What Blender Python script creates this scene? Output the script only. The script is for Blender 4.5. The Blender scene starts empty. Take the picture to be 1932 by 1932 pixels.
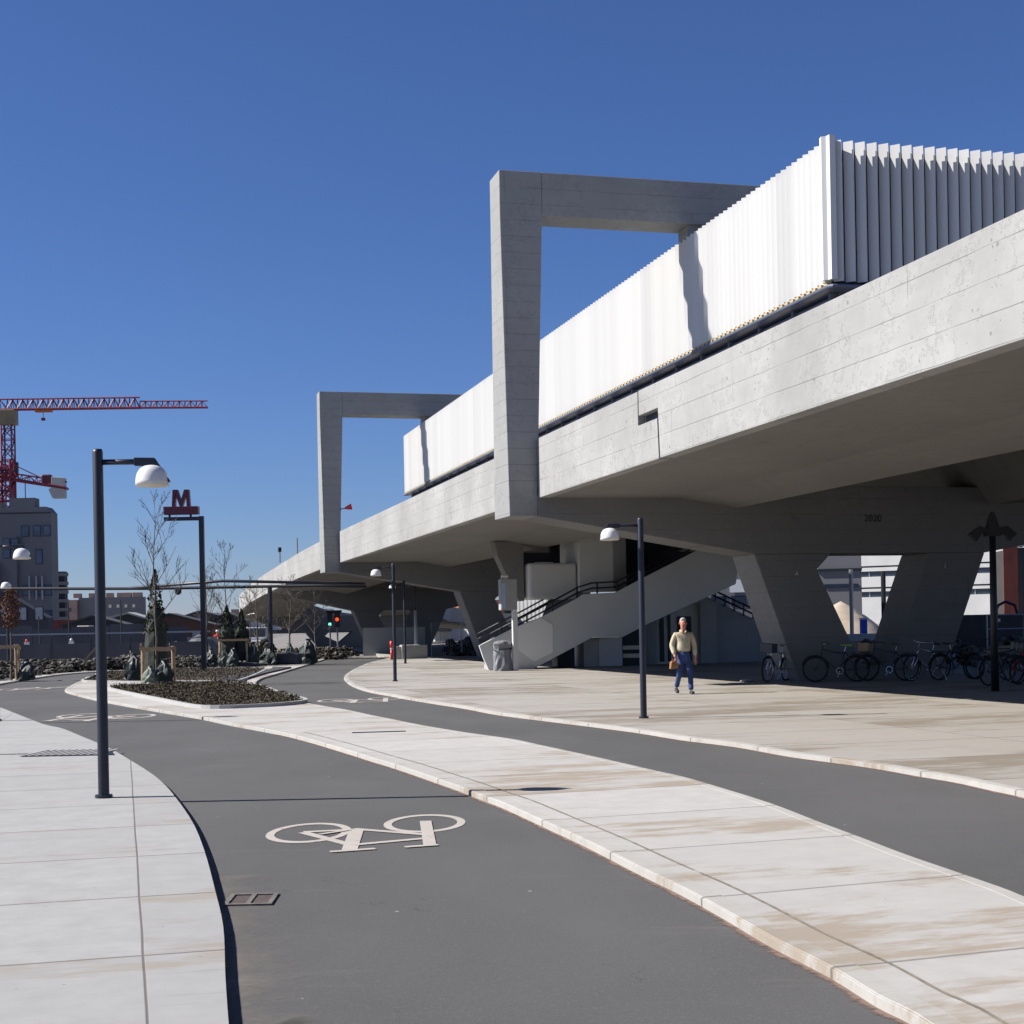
import bpy, bmesh, math, random
from mathutils import Vector, Matrix
R = math.radians
sc = bpy.context.scene
COL = sc.collection
random.seed(7)

# ------------------------------------------------------------------ camera
EYE = 1.62
ROLL = R(1.05)
cd = bpy.data.cameras.new("camera"); cam = bpy.data.objects.new("camera", cd); COL.objects.link(cam)
cd.sensor_width = 36; cd.lens = 36 * 2800 / 1932; cd.shift_y = 216 / 1932
cd.clip_start = 0.1; cd.clip_end = 6000
c_, s_ = math.cos(ROLL), math.sin(ROLL)
cam.matrix_world = Matrix(((c_, s_, 0, 0), (0, 0, -1, 0), (-s_, c_, 0, EYE), (0, 0, 0, 1)))
sc.camera = cam

# ------------------------------------------------------------------ sky and sun
SUN_EL, SUN_AZ = R(39.5), R(0.5)       # light travels towards +X, turned SUN_AZ to +Y
wd = bpy.data.worlds.new("World"); sc.world = wd; wd.use_nodes = True
wn = wd.node_tree.nodes; wl = wd.node_tree.links
bg = wn["Background"]; sky = wn.new("ShaderNodeTexSky"); sky.sky_type = 'NISHITA'
sky.sun_disc = False; sky.sun_elevation = SUN_EL; sky.sun_rotation = R(270) - SUN_AZ
sky.altitude = 0; sky.air_density = 1.0; sky.dust_density = 0.0; sky.ozone_density = 10.0
tint = wn.new("ShaderNodeMix"); tint.data_type = 'RGBA'; tint.blend_type = 'MULTIPLY'; tint.inputs[0].default_value = 1.0
tint.inputs[7].default_value = (.93, .90, 1.08, 1); wl.new(sky.outputs[0], tint.inputs[6]); wl.new(tint.outputs[2], bg.inputs[0]); bg.inputs[1].default_value = 0.052
sd = bpy.data.lights.new("sun", 'SUN'); sd.energy = 5.0; sd.angle = R(0.5); sd.color = (1.0, 0.96, 0.905)
sun = bpy.data.objects.new("sun", sd); COL.objects.link(sun)
ldir = Vector((math.cos(SUN_EL) * math.cos(SUN_AZ), math.cos(SUN_EL) * math.sin(SUN_AZ), -math.sin(SUN_EL)))
sun.rotation_euler = ldir.to_track_quat('-Z', 'Y').to_euler(); sun.location = (-40, 0, 60)
vs = sc.view_settings; vs.view_transform = 'Standard'; vs.look = 'None'; vs.exposure = 0.8; vs.gamma = 1

# ------------------------------------------------------------------ helpers
TH = R(14.7)
P0 = Vector((.71, 38.3, 0))
UX, UY = -math.sin(TH), math.cos(TH)
NX, NY = math.cos(TH), math.sin(TH)
def W(s, t, z=0.0): return (P0.x + s * UX + t * NX, P0.y + s * UY + t * NY, z)

def catmull(pts, k=6, closed=False):
    out = []; n = len(pts)
    rng = range(n if closed else n - 1)
    for i in rng:
        if closed: p = [pts[(i + j - 1) % n] for j in range(4)]
        else: p = [pts[max(i - 1, 0)], pts[i], pts[i + 1], pts[min(i + 2, n - 1)]]
        for j in range(k):
            t = j / k
            out.append(tuple(0.5 * ((2 * p[1][a]) + (-p[0][a] + p[2][a]) * t + (2 * p[0][a] - 5 * p[1][a] + 4 * p[2][a] - p[3][a]) * t * t
                       + (-p[0][a] + 3 * p[1][a] - 3 * p[2][a] + p[3][a]) * t ** 3) for a in range(len(p[0]))))
    if not closed: out.append(tuple(pts[-1]))
    return out

class MB:
    def __init__(s): s.v = []; s.f = []
    def add(s, vs, fs):
        o = len(s.v); s.v += [tuple(v) for v in vs]; s.f += [tuple(i + o for i in f) for f in fs]; return s
    def box(s, x0, x1, y0, y1, z0, z1):
        return s.add([(x0,y0,z0),(x1,y0,z0),(x1,y1,z0),(x0,y1,z0),(x0,y0,z1),(x1,y0,z1),(x1,y1,z1),(x0,y1,z1)],
                     [(0,3,2,1),(4,5,6,7),(0,1,5,4),(1,2,6,5),(2,3,7,6),(3,0,4,7)])
    def prism(s, poly, a0, a1, axis='z'):
        n = len(poly)
        def P(p, a):
            if axis == 'z': return (p[0], p[1], a)
            if axis == 'y': return (p[0], a, p[1])
            return (a, p[0], p[1])
        return s.add([P(p, a0) for p in poly] + [P(p, a1) for p in poly],
                     [tuple(range(n))[::-1], tuple(range(n, 2 * n))] + [(i, (i + 1) % n, n + (i + 1) % n, n + i) for i in range(n)])
    def loft(s, rings, cap=True):
        n = len(rings[0]); v = [p for r in rings for p in r]; f = []
        for k in range(len(rings) - 1):
            for i in range(n):
                j = (i + 1) % n; f.append((k*n+i, k*n+j, (k+1)*n+j, (k+1)*n+i))
        if cap: f += [tuple(range(n))[::-1], tuple(range((len(rings)-1)*n, len(rings)*n))]
        return s.add(v, f)
    def tube(s, pts, r, n=8, r1=None, cap=True):
        pts = [Vector(p) for p in pts]; rings = []; m = len(pts)
        up = Vector((0, 0, 1))
        for i, p in enumerate(pts):
            d = (pts[min(i + 1, m - 1)] - pts[max(i - 1, 0)])
            if d.length < 1e-9: d = Vector((0, 0, 1))
            d.normalize()
            a = d.cross(up if abs(d.z) < .95 else Vector((1, 0, 0))).normalized(); b = d.cross(a)
            if isinstance(r, (list, tuple)): rr = r[i]
            else: rr = r if r1 is None else r + (r1 - r) * i / (m - 1)
            rings.append([p + a * (rr * math.cos(2*math.pi*k/n)) + b * (rr * math.sin(2*math.pi*k/n)) for k in range(n)])
        return s.loft(rings, cap)
    def ring(s, c, R0, r, ax=1, n=28, m=6):      # torus round an axis
        v = []; f = []
        for i in range(n):
            a = 2*math.pi*i/n
            for j in range(m):
                b = 2*math.pi*j/m; q = R0 + r*math.cos(b); h = r*math.sin(b)
                if ax == 1: v.append((c[0]+q*math.cos(a), c[1]+h, c[2]+q*math.sin(a)))
                else: v.append((c[0]+q*math.cos(a), c[1]+q*math.sin(a), c[2]+h))
                f.append((i*m+j, ((i+1)%n)*m+j, ((i+1)%n)*m+(j+1)%m, i*m+(j+1)%m))
        return s.add(v, f)
    def lathe(s, prof, c=(0,0,0), n=20):
        rings = [[(c[0]+r*math.cos(2*math.pi*k/n), c[1]+r*math.sin(2*math.pi*k/n), c[2]+z) for k in range(n)] for r, z in prof]
        return s.loft(rings)
    def build(s, name, mat, parent=None, smooth=False, bevel=0, loc=None, rotz=0):
        me = bpy.data.meshes.new(name); me.from_pydata(s.v, [], s.f); me.update()
        bm = bmesh.new(); bm.from_mesh(me)
        big = [f for f in bm.faces if len(f.verts) > 6]
        if big: bmesh.ops.triangulate(bm, faces=big, quad_method='BEAUTY', ngon_method='EAR_CLIP')
        bmesh.ops.recalc_face_normals(bm, faces=bm.faces); bm.to_mesh(me); bm.free()
        if smooth:
            for p in me.polygons: p.use_smooth = True
        me.materials.append(mat)
        o = bpy.data.objects.new(name, me); COL.objects.link(o)
        if parent: o.parent = parent
        if loc: o.location = loc
        if rotz: o.rotation_euler = (0, 0, rotz)
        if bevel:
            m = o.modifiers.new("bevel", 'BEVEL'); m.width = bevel; m.segments = 2; m.limit_method = 'ANGLE'; m.angle_limit = R(40)
        return o

def tag(o, label=None, cat=None, group=None, kind=None):
    if label: o["label"] = label
    if cat: o["category"] = cat
    if group: o["group"] = group
    if kind: o["kind"] = kind
    return o
def thing(name, label, cat, loc=(0,0,0), rotz=0, group=None):
    o = bpy.data.objects.new(name, None); COL.objects.link(o); o.location = loc; o.rotation_euler = (0,0,rotz)
    o.empty_display_size = .2
    return tag(o, label, cat, group)
def copy_tree(o, parent=None):
    c = o.copy(); COL.objects.link(c); c.parent = parent
    for ch in list(o.children): copy_tree(ch, c)
    return c
def place(o, loc, rotz=0, label=None, scale=None):
    o.location = loc; o.rotation_euler = (0,0,rotz)
    if label: o["label"] = label
    if scale: o.scale = (scale,)*3 if not isinstance(scale, tuple) else scale
    return o

# ------------------------------------------------------------------ materials
class NT:
    def __init__(s, name):
        s.m = bpy.data.materials.new(name); s.m.use_nodes = True
        s.t = s.m.node_tree; s.b = s.t.nodes["Principled BSDF"]
    def n(s, typ, **kw):
        o = s.t.nodes.new(typ)
        for k, v in kw.items(): setattr(o, k, v)
        return o
    def put(s, sock, v):
        if hasattr(v, 'is_linked') or hasattr(v, 'links'): s.t.links.new(v, sock)
        else:
            try: sock.default_value = v
            except Exception: sock.default_value = tuple(v) + (1,)
    def math(s, op, a, b=None, clamp=False):
        o = s.n("ShaderNodeMath", operation=op); o.use_clamp = clamp; s.put(o.inputs[0], a)
        if b is not None: s.put(o.inputs[1], b)
        return o.outputs[0]
    def mix(s, f, a, b):
        o = s.n("ShaderNodeMix", data_type='RGBA'); s.put(o.inputs[0], f); s.put(o.inputs[6], a if hasattr(a,'links') else tuple(a)+(1,)); s.put(o.inputs[7], b if hasattr(b,'links') else tuple(b)+(1,))
        return o.outputs[2]
    def noise(s, vec, scale, detail=4, rough=.55):
        o = s.n("ShaderNodeTexNoise"); s.put(o.inputs["Vector"], vec); o.inputs["Scale"].default_value = scale
        o.inputs["Detail"].default_value = detail; o.inputs["Roughness"].default_value = rough; return o.outputs["Fac"]
    def vor(s, vec, scale, feature='F1'):
        o = s.n("ShaderNodeTexVoronoi", feature=feature); s.put(o.inputs["Vector"], vec); o.inputs["Scale"].default_value = scale; return o.outputs["Distance"]
    def ramp(s, v, lo, hi):
        o = s.n("ShaderNodeMapRange"); s.put(o.inputs[0], v); o.inputs[1].default_value = lo; o.inputs[2].default_value = hi; return o.outputs[0]
    def obj(s): return s.n("ShaderNodeTexCoord").outputs["Object"]
    def pos(s): return s.n("ShaderNodeNewGeometry").outputs["Position"]
    def mapv(s, vec, rot=(0,0,0), scale=(1,1,1), loc=(0,0,0)):
        o = s.n("ShaderNodeMapping"); s.put(o.inputs[0], vec); o.inputs[1].default_value = loc; o.inputs[2].default_value = rot; o.inputs[3].default_value = scale; return o.outputs[0]
    def sep(s, vec):
        o = s.n("ShaderNodeSeparateXYZ"); s.put(o.inputs[0], vec); return o.outputs
    def line(s, x, period, width, off=0.):      # 1 on a thin line every period
        a = s.math('FRACT', s.math('DIVIDE', s.math('ADD', x, off + 1000*period), period))
        d = s.math('MINIMUM', a, s.math('SUBTRACT', 1.0, a))
        return s.ramp(d, width/period*.75, width/period*.25)
    def bump(s, h, strength, dist=.01):
        o = s.n("ShaderNodeBump"); s.put(o.inputs["Height"], h); o.inputs["Strength"].default_value = strength; o.inputs["Distance"].default_value = dist
        s.t.links.new(o.outputs[0], s.b.inputs["Normal"])
    def out(s, col, rough=.8, metal=0., spec=.5):
        s.put(s.b.inputs["Base Color"], col if hasattr(col,'links') else tuple(col)+(1,)); s.put(s.b.inputs["Roughness"], rough); s.b.inputs["Metallic"].default_value = metal
        s.b.inputs["Specular IOR Level"].default_value = spec
        return s.m

def plain(name, col, rough=.7, var=.18, scale=2., metal=0., bump=.0, bscale=40., spec=.5):
    q = NT(name); v = q.obj()
    a = q.ramp(q.noise(v, scale, 5), .3, .7); lo = tuple(c*(1-var) for c in col); hi = tuple(min(1,c*(1+var)) for c in col)
    c = q.mix(a, lo, hi)
    if bump: q.bump(q.noise(v, bscale, 3), bump)
    return q.out(c, rough, metal, spec)
def emit(name, col, st):
    q = NT(name); q.b.inputs["Emission Color"].default_value = col + (1,); q.b.inputs["Emission Strength"].default_value = st
    return q.out(col, .4)

def concrete(name, base=(.43,.42,.39), boards=True, pits=.9, stain=.2, seam=3.0, vseam_axis=1):
    q = NT(name); v = q.obj(); x, y, z = q.sep(v)
    big = q.ramp(q.noise(v, .35, 6, .6), .32, .68); mid = q.ramp(q.noise(v, 2.3, 6, .65), .3, .7)
    c = q.mix(big, tuple(k*(1-stain) for k in base), tuple(k*(1+stain*.55) for k in base))
    c = q.mix(q.math('MULTIPLY', mid, .35), c, tuple(k*.78 for k in base))
    hgt = mid
    if boards:
        wob = q.math('MULTIPLY', q.noise(v, 1.2, 3), .03)
        zz = q.math('ADD', z, wob)
        ln = q.line(zz, .42, .012, .08); brk = q.ramp(q.noise(q.mapv(v, scale=(.6,.35,4)), 1.7, 4), .34, .56)
        ln = q.math('MULTIPLY', ln, brk)
        yy = q.sep(v)[vseam_axis]
        l2 = q.math('MULTIPLY', q.line(q.math('ADD', yy, q.math('MULTIPLY', q.noise(v, .9, 2), .06)), seam, .014, .7), q.ramp(q.noise(v, 1.1, 3), .45, .6))
        ln = q.math('MAXIMUM', ln, l2)
        # faint board-to-board tone
        bt = q.noise(q.mapv(v, scale=(.12,.12,2.3)), 3.1, 1); c = q.mix(q.math('MULTIPLY', q.ramp(bt, .35, .65), .22), c, tuple(k*.82 for k in base))
        c = q.mix(q.math('MULTIPLY', ln, .65), c, (.10,.095,.09))
        hgt = q.math('SUBTRACT', hgt, q.math('MULTIPLY', ln, 1.5))
    else:
        ln = q.math('MAXIMUM', q.line(x, 1.25, .02, .2), q.line(y, 2.5, .02, .4)); ln = q.math('MULTIPLY', ln, q.ramp(q.noise(v, .8, 3), .4, .6))
        c = q.mix(q.math('MULTIPLY', ln, .28), c, (.09,.085,.08))
        st_ = q.math('GREATER_THAN', q.noise(q.mapv(v, scale=(1.6,.5,1)), .7, 7, .7), .60); c = q.mix(q.math('MULTIPLY', st_, .16), c, tuple(k*.6 for k in base))
    if pits:
        pn = q.math('LESS_THAN', q.vor(q.mapv(v, scale=(1,1,1)), 4.2), .13)
        pm = q.math('MULTIPLY', pn, q.math('GREATER_THAN', q.noise(v, 1.9, 3), .55))
        p2 = q.math('MULTIPLY', q.math('LESS_THAN', q.vor(v, 13), .17), q.math('GREATER_THAN', q.noise(v, 2.7, 3), .56))
        pm = q.math('MAXIMUM', pm, p2)
        c = q.mix(q.math('MULTIPLY', pm, .62*pits), c, (.12,.115,.11))
        patch = q.math('GREATER_THAN', q.noise(v, .8, 7, .7), .64)
        c = q.mix(q.math('MULTIPLY', patch, .38), c, tuple(k*.55 for k in base))
        crk = q.math('MULTIPLY', q.math('LESS_THAN', q.math('ABSOLUTE', q.math('SUBTRACT', q.noise(v, 1.6, 8, .75), .5)), .006), q.math('GREATER_THAN', q.noise(v, .7, 2), .5))
        c = q.mix(q.math('MULTIPLY', crk, .5), c, (.10,.095,.09))
        hgt = q.math('SUBTRACT', hgt, q.math('MULTIPLY', pm, 1.2))
    q.bump(hgt, .35, .012)
    return q.out(c, .88, 0, .3)

def pavement(name, base, dirt, amount, px, py, ox=0., oy=0., jw=.016, jdark=.75, soft=.08, ang=None, tone=.28, warm=None):
    q = NT(name); p = q.mapv(q.pos(), rot=(0,0,-(TH if ang is None else ang))); x, y, z = q.sep(p)
    xw = q.math('ADD', x, q.math('MULTIPLY', q.noise(p, .5, 2), .015)); yw = q.math('ADD', y, q.math('MULTIPLY', q.noise(p, .45, 2), .07))
    slab = q.n("ShaderNodeTexWhiteNoise", noise_dimensions='2D')
    cb = q.n("ShaderNodeCombineXYZ"); q.put(cb.inputs[0], q.math('FLOOR', q.math('DIVIDE', q.math('ADD', xw, ox+1000*px), px))); q.put(cb.inputs[1], q.math('FLOOR', q.math('DIVIDE', q.math('ADD', yw, oy+1000*py), py)))
    q.put(slab.inputs["Vector"], cb.outputs[0])
    sv = slab.outputs["Value"]
    # stains: soft patches, sharper streaks drawn out along the broom direction
    n1 = q.noise(q.mapv(p, scale=(.55,1.5,1)), .55, 8, .62); n2 = q.noise(q.mapv(p, scale=(.5,2.2,1)), 2.6, 7, .7)
    n1 = q.math('ADD', n1, q.math('MULTIPLY', q.math('SUBTRACT', sv, .5), .16))
    m = q.ramp(q.math('ADD', n1, q.math('MULTIPLY', q.math('SUBTRACT', n2, .5), .55)), .60 - amount, .60 - amount + soft)
    c = q.mix(q.ramp(q.noise(p, 3.1, 7, .7), .3, .7), tuple(k*.86 for k in base), tuple(min(.9,k*1.07) for k in base))
    if warm:      # trodden-in earth: greyer to the left, browner where the site traffic passes
        gx = q.math('ADD', q.sep(q.pos())[0], q.math('MULTIPLY', q.math('SUBTRACT', q.noise(p, .35, 4), .5), 9.)); c = q.mix(q.math('MULTIPLY', q.ramp(gx, -3., 8.), .85), c, warm)
    c = q.mix(q.math('MULTIPLY', sv, tone), c, tuple(k*.80 for k in base))
    c = q.mix(q.math('MULTIPLY', m, .75), c, dirt)
    sc2 = q.math('MULTIPLY', q.ramp(q.noise(q.mapv(p, scale=(.3,3,1)), 6, 4, .7), .6, .68), .3); c = q.mix(sc2, c, tuple(k*.6 for k in base))
    spk = q.math('MULTIPLY', q.math('LESS_THAN', q.vor(p, 6.0), .05), q.math('GREATER_THAN', q.noise(p, 1.3, 2), .5))
    c = q.mix(q.math('MULTIPLY', spk, .5), c, (.1,.09,.08))
    j = q.math('MAXIMUM', q.line(xw, px, jw*.55, ox), q.line(yw, py, jw, oy))
    c = q.mix(q.math('MULTIPLY', j, jdark), c, (.10,.085,.07))
    h = q.math('SUBTRACT', q.noise(q.mapv(p, scale=(.4,3,1)), 22, 4), q.math('MULTIPLY', j, 2.0))
    q.bump(h, .3, .006)
    return q.out(c, .86, 0, .25)

def asphalt(name, col):
    q = NT(name); p = q.pos()
    a = q.ramp(q.noise(q.mapv(p, scale=(1,.5,1)), .35, 6, .6), .3, .7); f = q.noise(p, 130, 2, .8)
    c = q.mix(a, tuple(k*.84 for k in col), tuple(k*1.16 for k in col))
    pt = q.math('GREATER_THAN', q.noise(q.mapv(p, scale=(.5,.25,1)), .5, 2), .58); c = q.mix(q.math('MULTIPLY', pt, .22), c, tuple(k*.8 for k in col))
    crk = q.math('MULTIPLY', q.math('LESS_THAN', q.math('ABSOLUTE', q.math('SUBTRACT', q.noise(p, .55, 9, .6), .5)), .0012), q.math('GREATER_THAN', q.noise(p, .4, 2), .56)); c = q.mix(q.math('MULTIPLY', crk, .6), c, (.02,.02,.02))
    ag = q.ramp(q.noise(p, 38, 4, .85), .54, .70); c = q.mix(q.math('MULTIPLY', ag, .42), c, tuple(k*2.1 for k in col))
    c = q.mix(q.math('MULTIPLY', q.ramp(f, .5, .75), .4), c, tuple(k*1.9 for k in col))
    du = q.math('MULTIPLY', q.ramp(q.noise(q.mapv(p, rot=(0,0,.5), scale=(.35,2.0,1)), 1.4, 7, .7), .58, .8), .35)
    c = q.mix(du, c, (.17,.16,.145))
    wh = q.math('MULTIPLY', q.math('LESS_THAN', q.vor(p, 2.2), .03), q.math('GREATER_THAN', q.noise(p, 3, 2), .5)); c = q.mix(q.math('MULTIPLY', wh, .6), c, (.45,.43,.4))
    q.bump(f, .5, .004)
    return q.out(c, .9, 0, .25)

def fading(name, col, thr=.5, soft=.2, nscale=5.):       # irregular film of dirt or paint; 'fade' vertex value thins it to its edge
    q = NT(name); at = q.n("ShaderNodeAttribute", attribute_name="fade").outputs["Fac"]; p = q.pos()
    n = q.noise(p, nscale, 8, .7)
    a = q.ramp(q.math('ADD', at, q.math('MULTIPLY', q.math('SUBTRACT', n, .5), 1.6)), thr, thr + soft)
    q.t.links.new(a, q.b.inputs["Alpha"])
    c = q.mix(q.noise(p, 18, 4), tuple(k*.75 for k in col), tuple(k*1.2 for k in col))
    return q.out(c, .95, 0, .1)

M = {}
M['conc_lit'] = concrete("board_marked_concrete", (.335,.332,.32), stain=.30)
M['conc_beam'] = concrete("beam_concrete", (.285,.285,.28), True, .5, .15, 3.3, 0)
M['conc_pier'] = concrete("pier_concrete", (.205,.205,.205), True, .5, .15, 3.3, 0)  # darker copy of the frame concrete, shade under the deck in its colour
M['conc_soffit'] = concrete("soffit_concrete", (.20,.192,.178), False, .2, .12)  # base colour lowered to carry the shade beneath the deck
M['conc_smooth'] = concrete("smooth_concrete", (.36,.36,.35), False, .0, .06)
M['conc_panel'] = plain("pale_cladding", (.42,.415,.39), .7, .05, .6)
M['stair'] = plain("stair_cladding", (.60,.595,.57), .65, .06, .5)
M['hex_lit'] = plain("sunlit_cladding", (.78,.77,.74), .6, .04, .5)  # stair cladding whitened to look sunlit
M['pave_l'] = pavement("pavement_left", (.34,.335,.325), (.27,.235,.19), .0, 2.33, 1.72, -.08, .87, .022, .8, .1, None, .42)
M['pave_m'] = pavement("pavement_median", (.42,.405,.38), (.265,.21,.15), .07, 40, 1.85, 11, 1.30, .028, .65, .10, R(19), .5)
M['pave_p'] = pavement("pavement_plaza", (.35,.335,.31), (.175,.14,.10), .11, 4.1, 2.3, 1.0, .6, .035, .85, .14, None, .45, (.29,.258,.218))
M['kerb'] = pavement("kerb_stone", (.40,.385,.355), (.26,.21,.155), .03, 60, 1.85, 11, 1.30, .03, .75, .1, R(19), .4)
M['road'] = asphalt("asphalt", (.082,.080,.078))
M['road_far'] = asphalt("asphalt_far", (.16,.15,.14))
M['dirt'] = plain("dirt", (.17,.15,.13), .95, .3, .35, 0, .6, 8)
M['ground'] = plain("ground", (.20,.185,.165), .95, .25, .15, 0, .6, 5)
M['film_red'] = fading("red_dust", (.19,.135,.11), .40, .35, 9)
M['film_grey'] = fading("pale_dust", (.22,.20,.18), .60, .9, 1.6)
q = NT("road_paint"); p_ = q.pos(); w1 = q.ramp(q.math('ADD', q.noise(p_, 7, 8, .75), q.math('MULTIPLY', q.noise(p_, 70, 2, .8), .25)), .41, .52)
q.t.links.new(w1, q.b.inputs["Alpha"]); M['paint'] = q.out(q.mix(q.noise(p_, 3, 6, .7), (.32,.285,.25), (.46,.42,.375)), .85)
M['joint'] = plain("joint_filler", (.19,.165,.13), .95, .3, 9)
_b = M['joint'].node_tree; _n = _b.nodes.new("ShaderNodeTexNoise"); _n.inputs["Scale"].default_value = 2.2; _n.inputs["Detail"].default_value = 5; _g = _b.nodes.new("ShaderNodeNewGeometry"); _b.links.new(_g.outputs["Position"], _n.inputs["Vector"])
_r = _b.nodes.new("ShaderNodeMapRange"); _r.inputs[1].default_value = .30; _r.inputs[2].default_value = .46; _b.links.new(_n.outputs["Fac"], _r.inputs[0]); _b.links.new(_r.outputs[0], _b.nodes["Principled BSDF"].inputs["Alpha"])
M['navy'] = plain("dark_blue_grey_paint", (.011,.014,.027), .45, .15, 5)
M['black'] = plain("black_metal", (.012,.013,.018), .5, .2, 4)
M['white_shade'] = plain("white_enamel", (.66,.65,.63), .35, .03, 3)
M['cream'] = plain("cream_diffuser", (.75,.66,.5), .5, .05, 3)
M['maroon'] = plain("maroon_sign", (.085,.007,.024), .4, .1, 3)
M['cr_red'] = plain("crane_red", (.17,.010,.030), .5, .25, .4)
M['cr_yel'] = plain("crane_yellow", (.20,.16,.09), .5, .2, .4)
q = NT("white_corrugated_sheet"); v_ = q.obj(); n_ = q.noise(q.mapv(v_, scale=(.9,.9,.0)), .9, 3); n2_ = q.math('GREATER_THAN', q.noise(q.mapv(v_, scale=(1,1,0)), .45, 1), .60)
c_2 = q.mix(q.ramp(n_, .35, .65), (.555,.55,.53), (.62,.615,.595)); c_2 = q.mix(q.math('MULTIPLY', n2_, .3), c_2, (.44,.44,.44)); M['corr'] = q.out(c_2, .42)
M['white'] = plain("white_sheet_metal", (.62,.63,.64), .42, .03, .5)
M['slate'] = plain("slate_rail_paint", (.085,.10,.145), .45, .1, 2)
M['rim_dark'] = plain("dull_rim", (.10,.10,.105), .5, .1, 9, .5)
M['glass'] = plain("dark_glass", (.02,.03,.05), .12, .3, .7, 0, 0, 40, .8)
M['glass_b'] = plain("sky_reflection_glass", (.05,.11,.33), .15, .3, .7, 0, 0, 40, .8)  # blue raised to stand in for sky mirrored in the glazing
M['ochre'] = plain("ochre_panel", (.42,.33,.16), .6, .15, 2)
M['steel'] = plain("galvanised_steel", (.33,.34,.35), .45, .12, 5, .6)
M['bark'] = plain("bark", (.085,.070,.058), .9, .25, 9)
M['wood'] = plain("raw_timber", (.36,.25,.15), .8, .2, 6)
M['plastic'] = plain("grey_plastic_sheet", (.22,.225,.235), .35, .12, 3)
M['green_bag'] = plain("green_bag", (.008,.018,.016), .55, .4, 4)
M['red'] = plain("signal_red", (.70,.035,.012), .45, .08, 3)
M['rusty'] = plain("rust_red", (.17,.045,.032), .8, .25, 1.5)
M['orange'] = plain("orange_panel", (.45,.14,.05), .7, .25, 1.)
M['bluep'] = plain("blue_plastic", (.02,.09,.55), .45, .1, 2)

# ------------------------------------------------------------------ ground, road, pavements
MB().add([(-3000,-200,-.16),(3000,-200,-.16),(3000,5200,-.16),(-3000,5200,-.16)], [(0,1,2,3)]).build("ground", M['ground'])["kind"] = "structure"
MB().prism([(-34,2),(26,2),(30,40),(-6,79.2),(-7.4,83),(-10.6,86),(-11.5,74),(-18.5,68),(-40,44)], -.155, -.055).build("bike_road", M['road'])["kind"] = "structure"
MB().prism([(-30,86.5),(-5.5,84),(20,92),(30,140),(-60,150),(-60,110)], -.156, -.11).build("cross_road", M['road_far'])["kind"] = "structure"

LP = [(-1.05,1.5),(-1.08,4.2),(-1.15,5.91),(-1.2,6.13),(-1.38,6.99),(-1.62,8.17),(-1.89,9.3),(-2.31,11.0),(-2.76,12.68),(-3.33,14.57),(-3.81,16.06),(-4.29,17.39),(-4.92,19.0),(-5.76,21.1),(-6.88,23.61),(-7.83,25.71),(-8.6,27.1),(-10.36,30.89),(-11.63,33.63),(-13.44,37.32),(-16.26,42.61),(-22,52)]
ML = [(1.75,1.5),(1.74,4.6),(1.67,6.01),(1.57,6.5),(1.48,7.06),(1.32,7.75),(1.19,8.46),(1.03,9.25),(0.82,10.11),(0.55,11.29),(0.23,12.54),(-0.11,13.85),(-0.37,14.68),(-0.6,15.45),(-0.82,16.11),(-1.1,16.96),(-1.42,17.9),(-1.85,19.07),(-2.42,20.65),(-3.19,22.69),(-3.88,24.31),(-5.11,26.79),(-6.04,28.8),(-7.45,31.5),(-9.05,34.6),(-10.75,38.08),(-12.27,41.48),(-13.35,44.2),(-14.15,47.37),(-14.85,50.4),(-15.6,53.8),(-16.6,58.0),(-17.2,62.5)]
MT = [(-16.2,66.2),(-12.3,66.4),(-11.2,67.5),(-11.9,72.5),(-13.0,80.4),(-13.0,86.5),(-11.9,88.0)]
MR = [(-10.6,85.4),(-9.87,73.09),(-9.33,63.48),(-8.92,56.1),(-8.68,51.52),(-8.24,47.67),(-7.71,44.55),(-6.83,40.48),(-5.93,37.22),(-5.08,34.5),(-3.96,31.44),(-3.34,29.91),(-2.7,28.03),(-2.18,26.6),(-1.61,25.0),(-1.07,23.65),(-0.65,22.68),(-0.02,21.36),(0.34,20.27),(1.0,18.23),(1.54,16.44),(1.78,15.68),(2.0,14.69),(2.28,13.25),(2.44,12.02),(2.57,11.09),(2.68,10.26),(2.79,9.61),(2.87,9.15),(2.94,8.62),(3.02,7.2),(3.06,5.63),(3.06,1.5)]
PL = [(-6.96,84.4),(-7.0,77.97),(-7.02,72.46),(-6.66,63.24),(-6.24,56.02),(-5.87,51.64),(-5.46,48.45),(-4.86,44.58),(-4.2,41.22),(-3.59,38.81),(-3.04,37.13),(-2.46,35.14),(-1.71,32.89),(-1.27,31.66),(-0.86,30.39),(-0.48,29.04),(-0.02,27.77),(1.17,25.0),(1.91,23.19),(2.44,21.54),(3.01,20.21),(3.44,18.64),(3.73,17.9),(4.1,16.98),(4.36,16.0),(4.56,15.33),(4.68,14.57),(4.78,13.95),(4.93,12.25),(4.95,9.63),(4.95,1.5)]
FK = [(-13.6,34),(-15.19,39.08),(-16.3,44.39),(-17.37,50.24),(-17.95,54.56),(-18.53,59.69),(-18.5,62.5),(-18.05,64.25),(-17.0,65.6)]
ML = [(a*.985, b*.985) for a, b in ML]; PL = [(a*.985, b*.985) for a, b in PL]
LPc, MLc, MRc, PLc, FKc = [catmull(q, 4) for q in (LP, ML, MR, PL, FK)]
def slab(name, poly, mat, z0=-.15, z1=0.):
    o = MB().prism(poly, z0, z1).build(name, mat); o["kind"] = "structure"; return o
slab("left_pavement", LPc + [(-60,52),(-60,1.5)], M['pave_l'])
slab("median_pavement", MLc + MT + MRc, M['pave_m'])
slab("plaza_pavement", PLc + [(60,1.5),(60,86),(0,84.4)], M['pave_p'])

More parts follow.
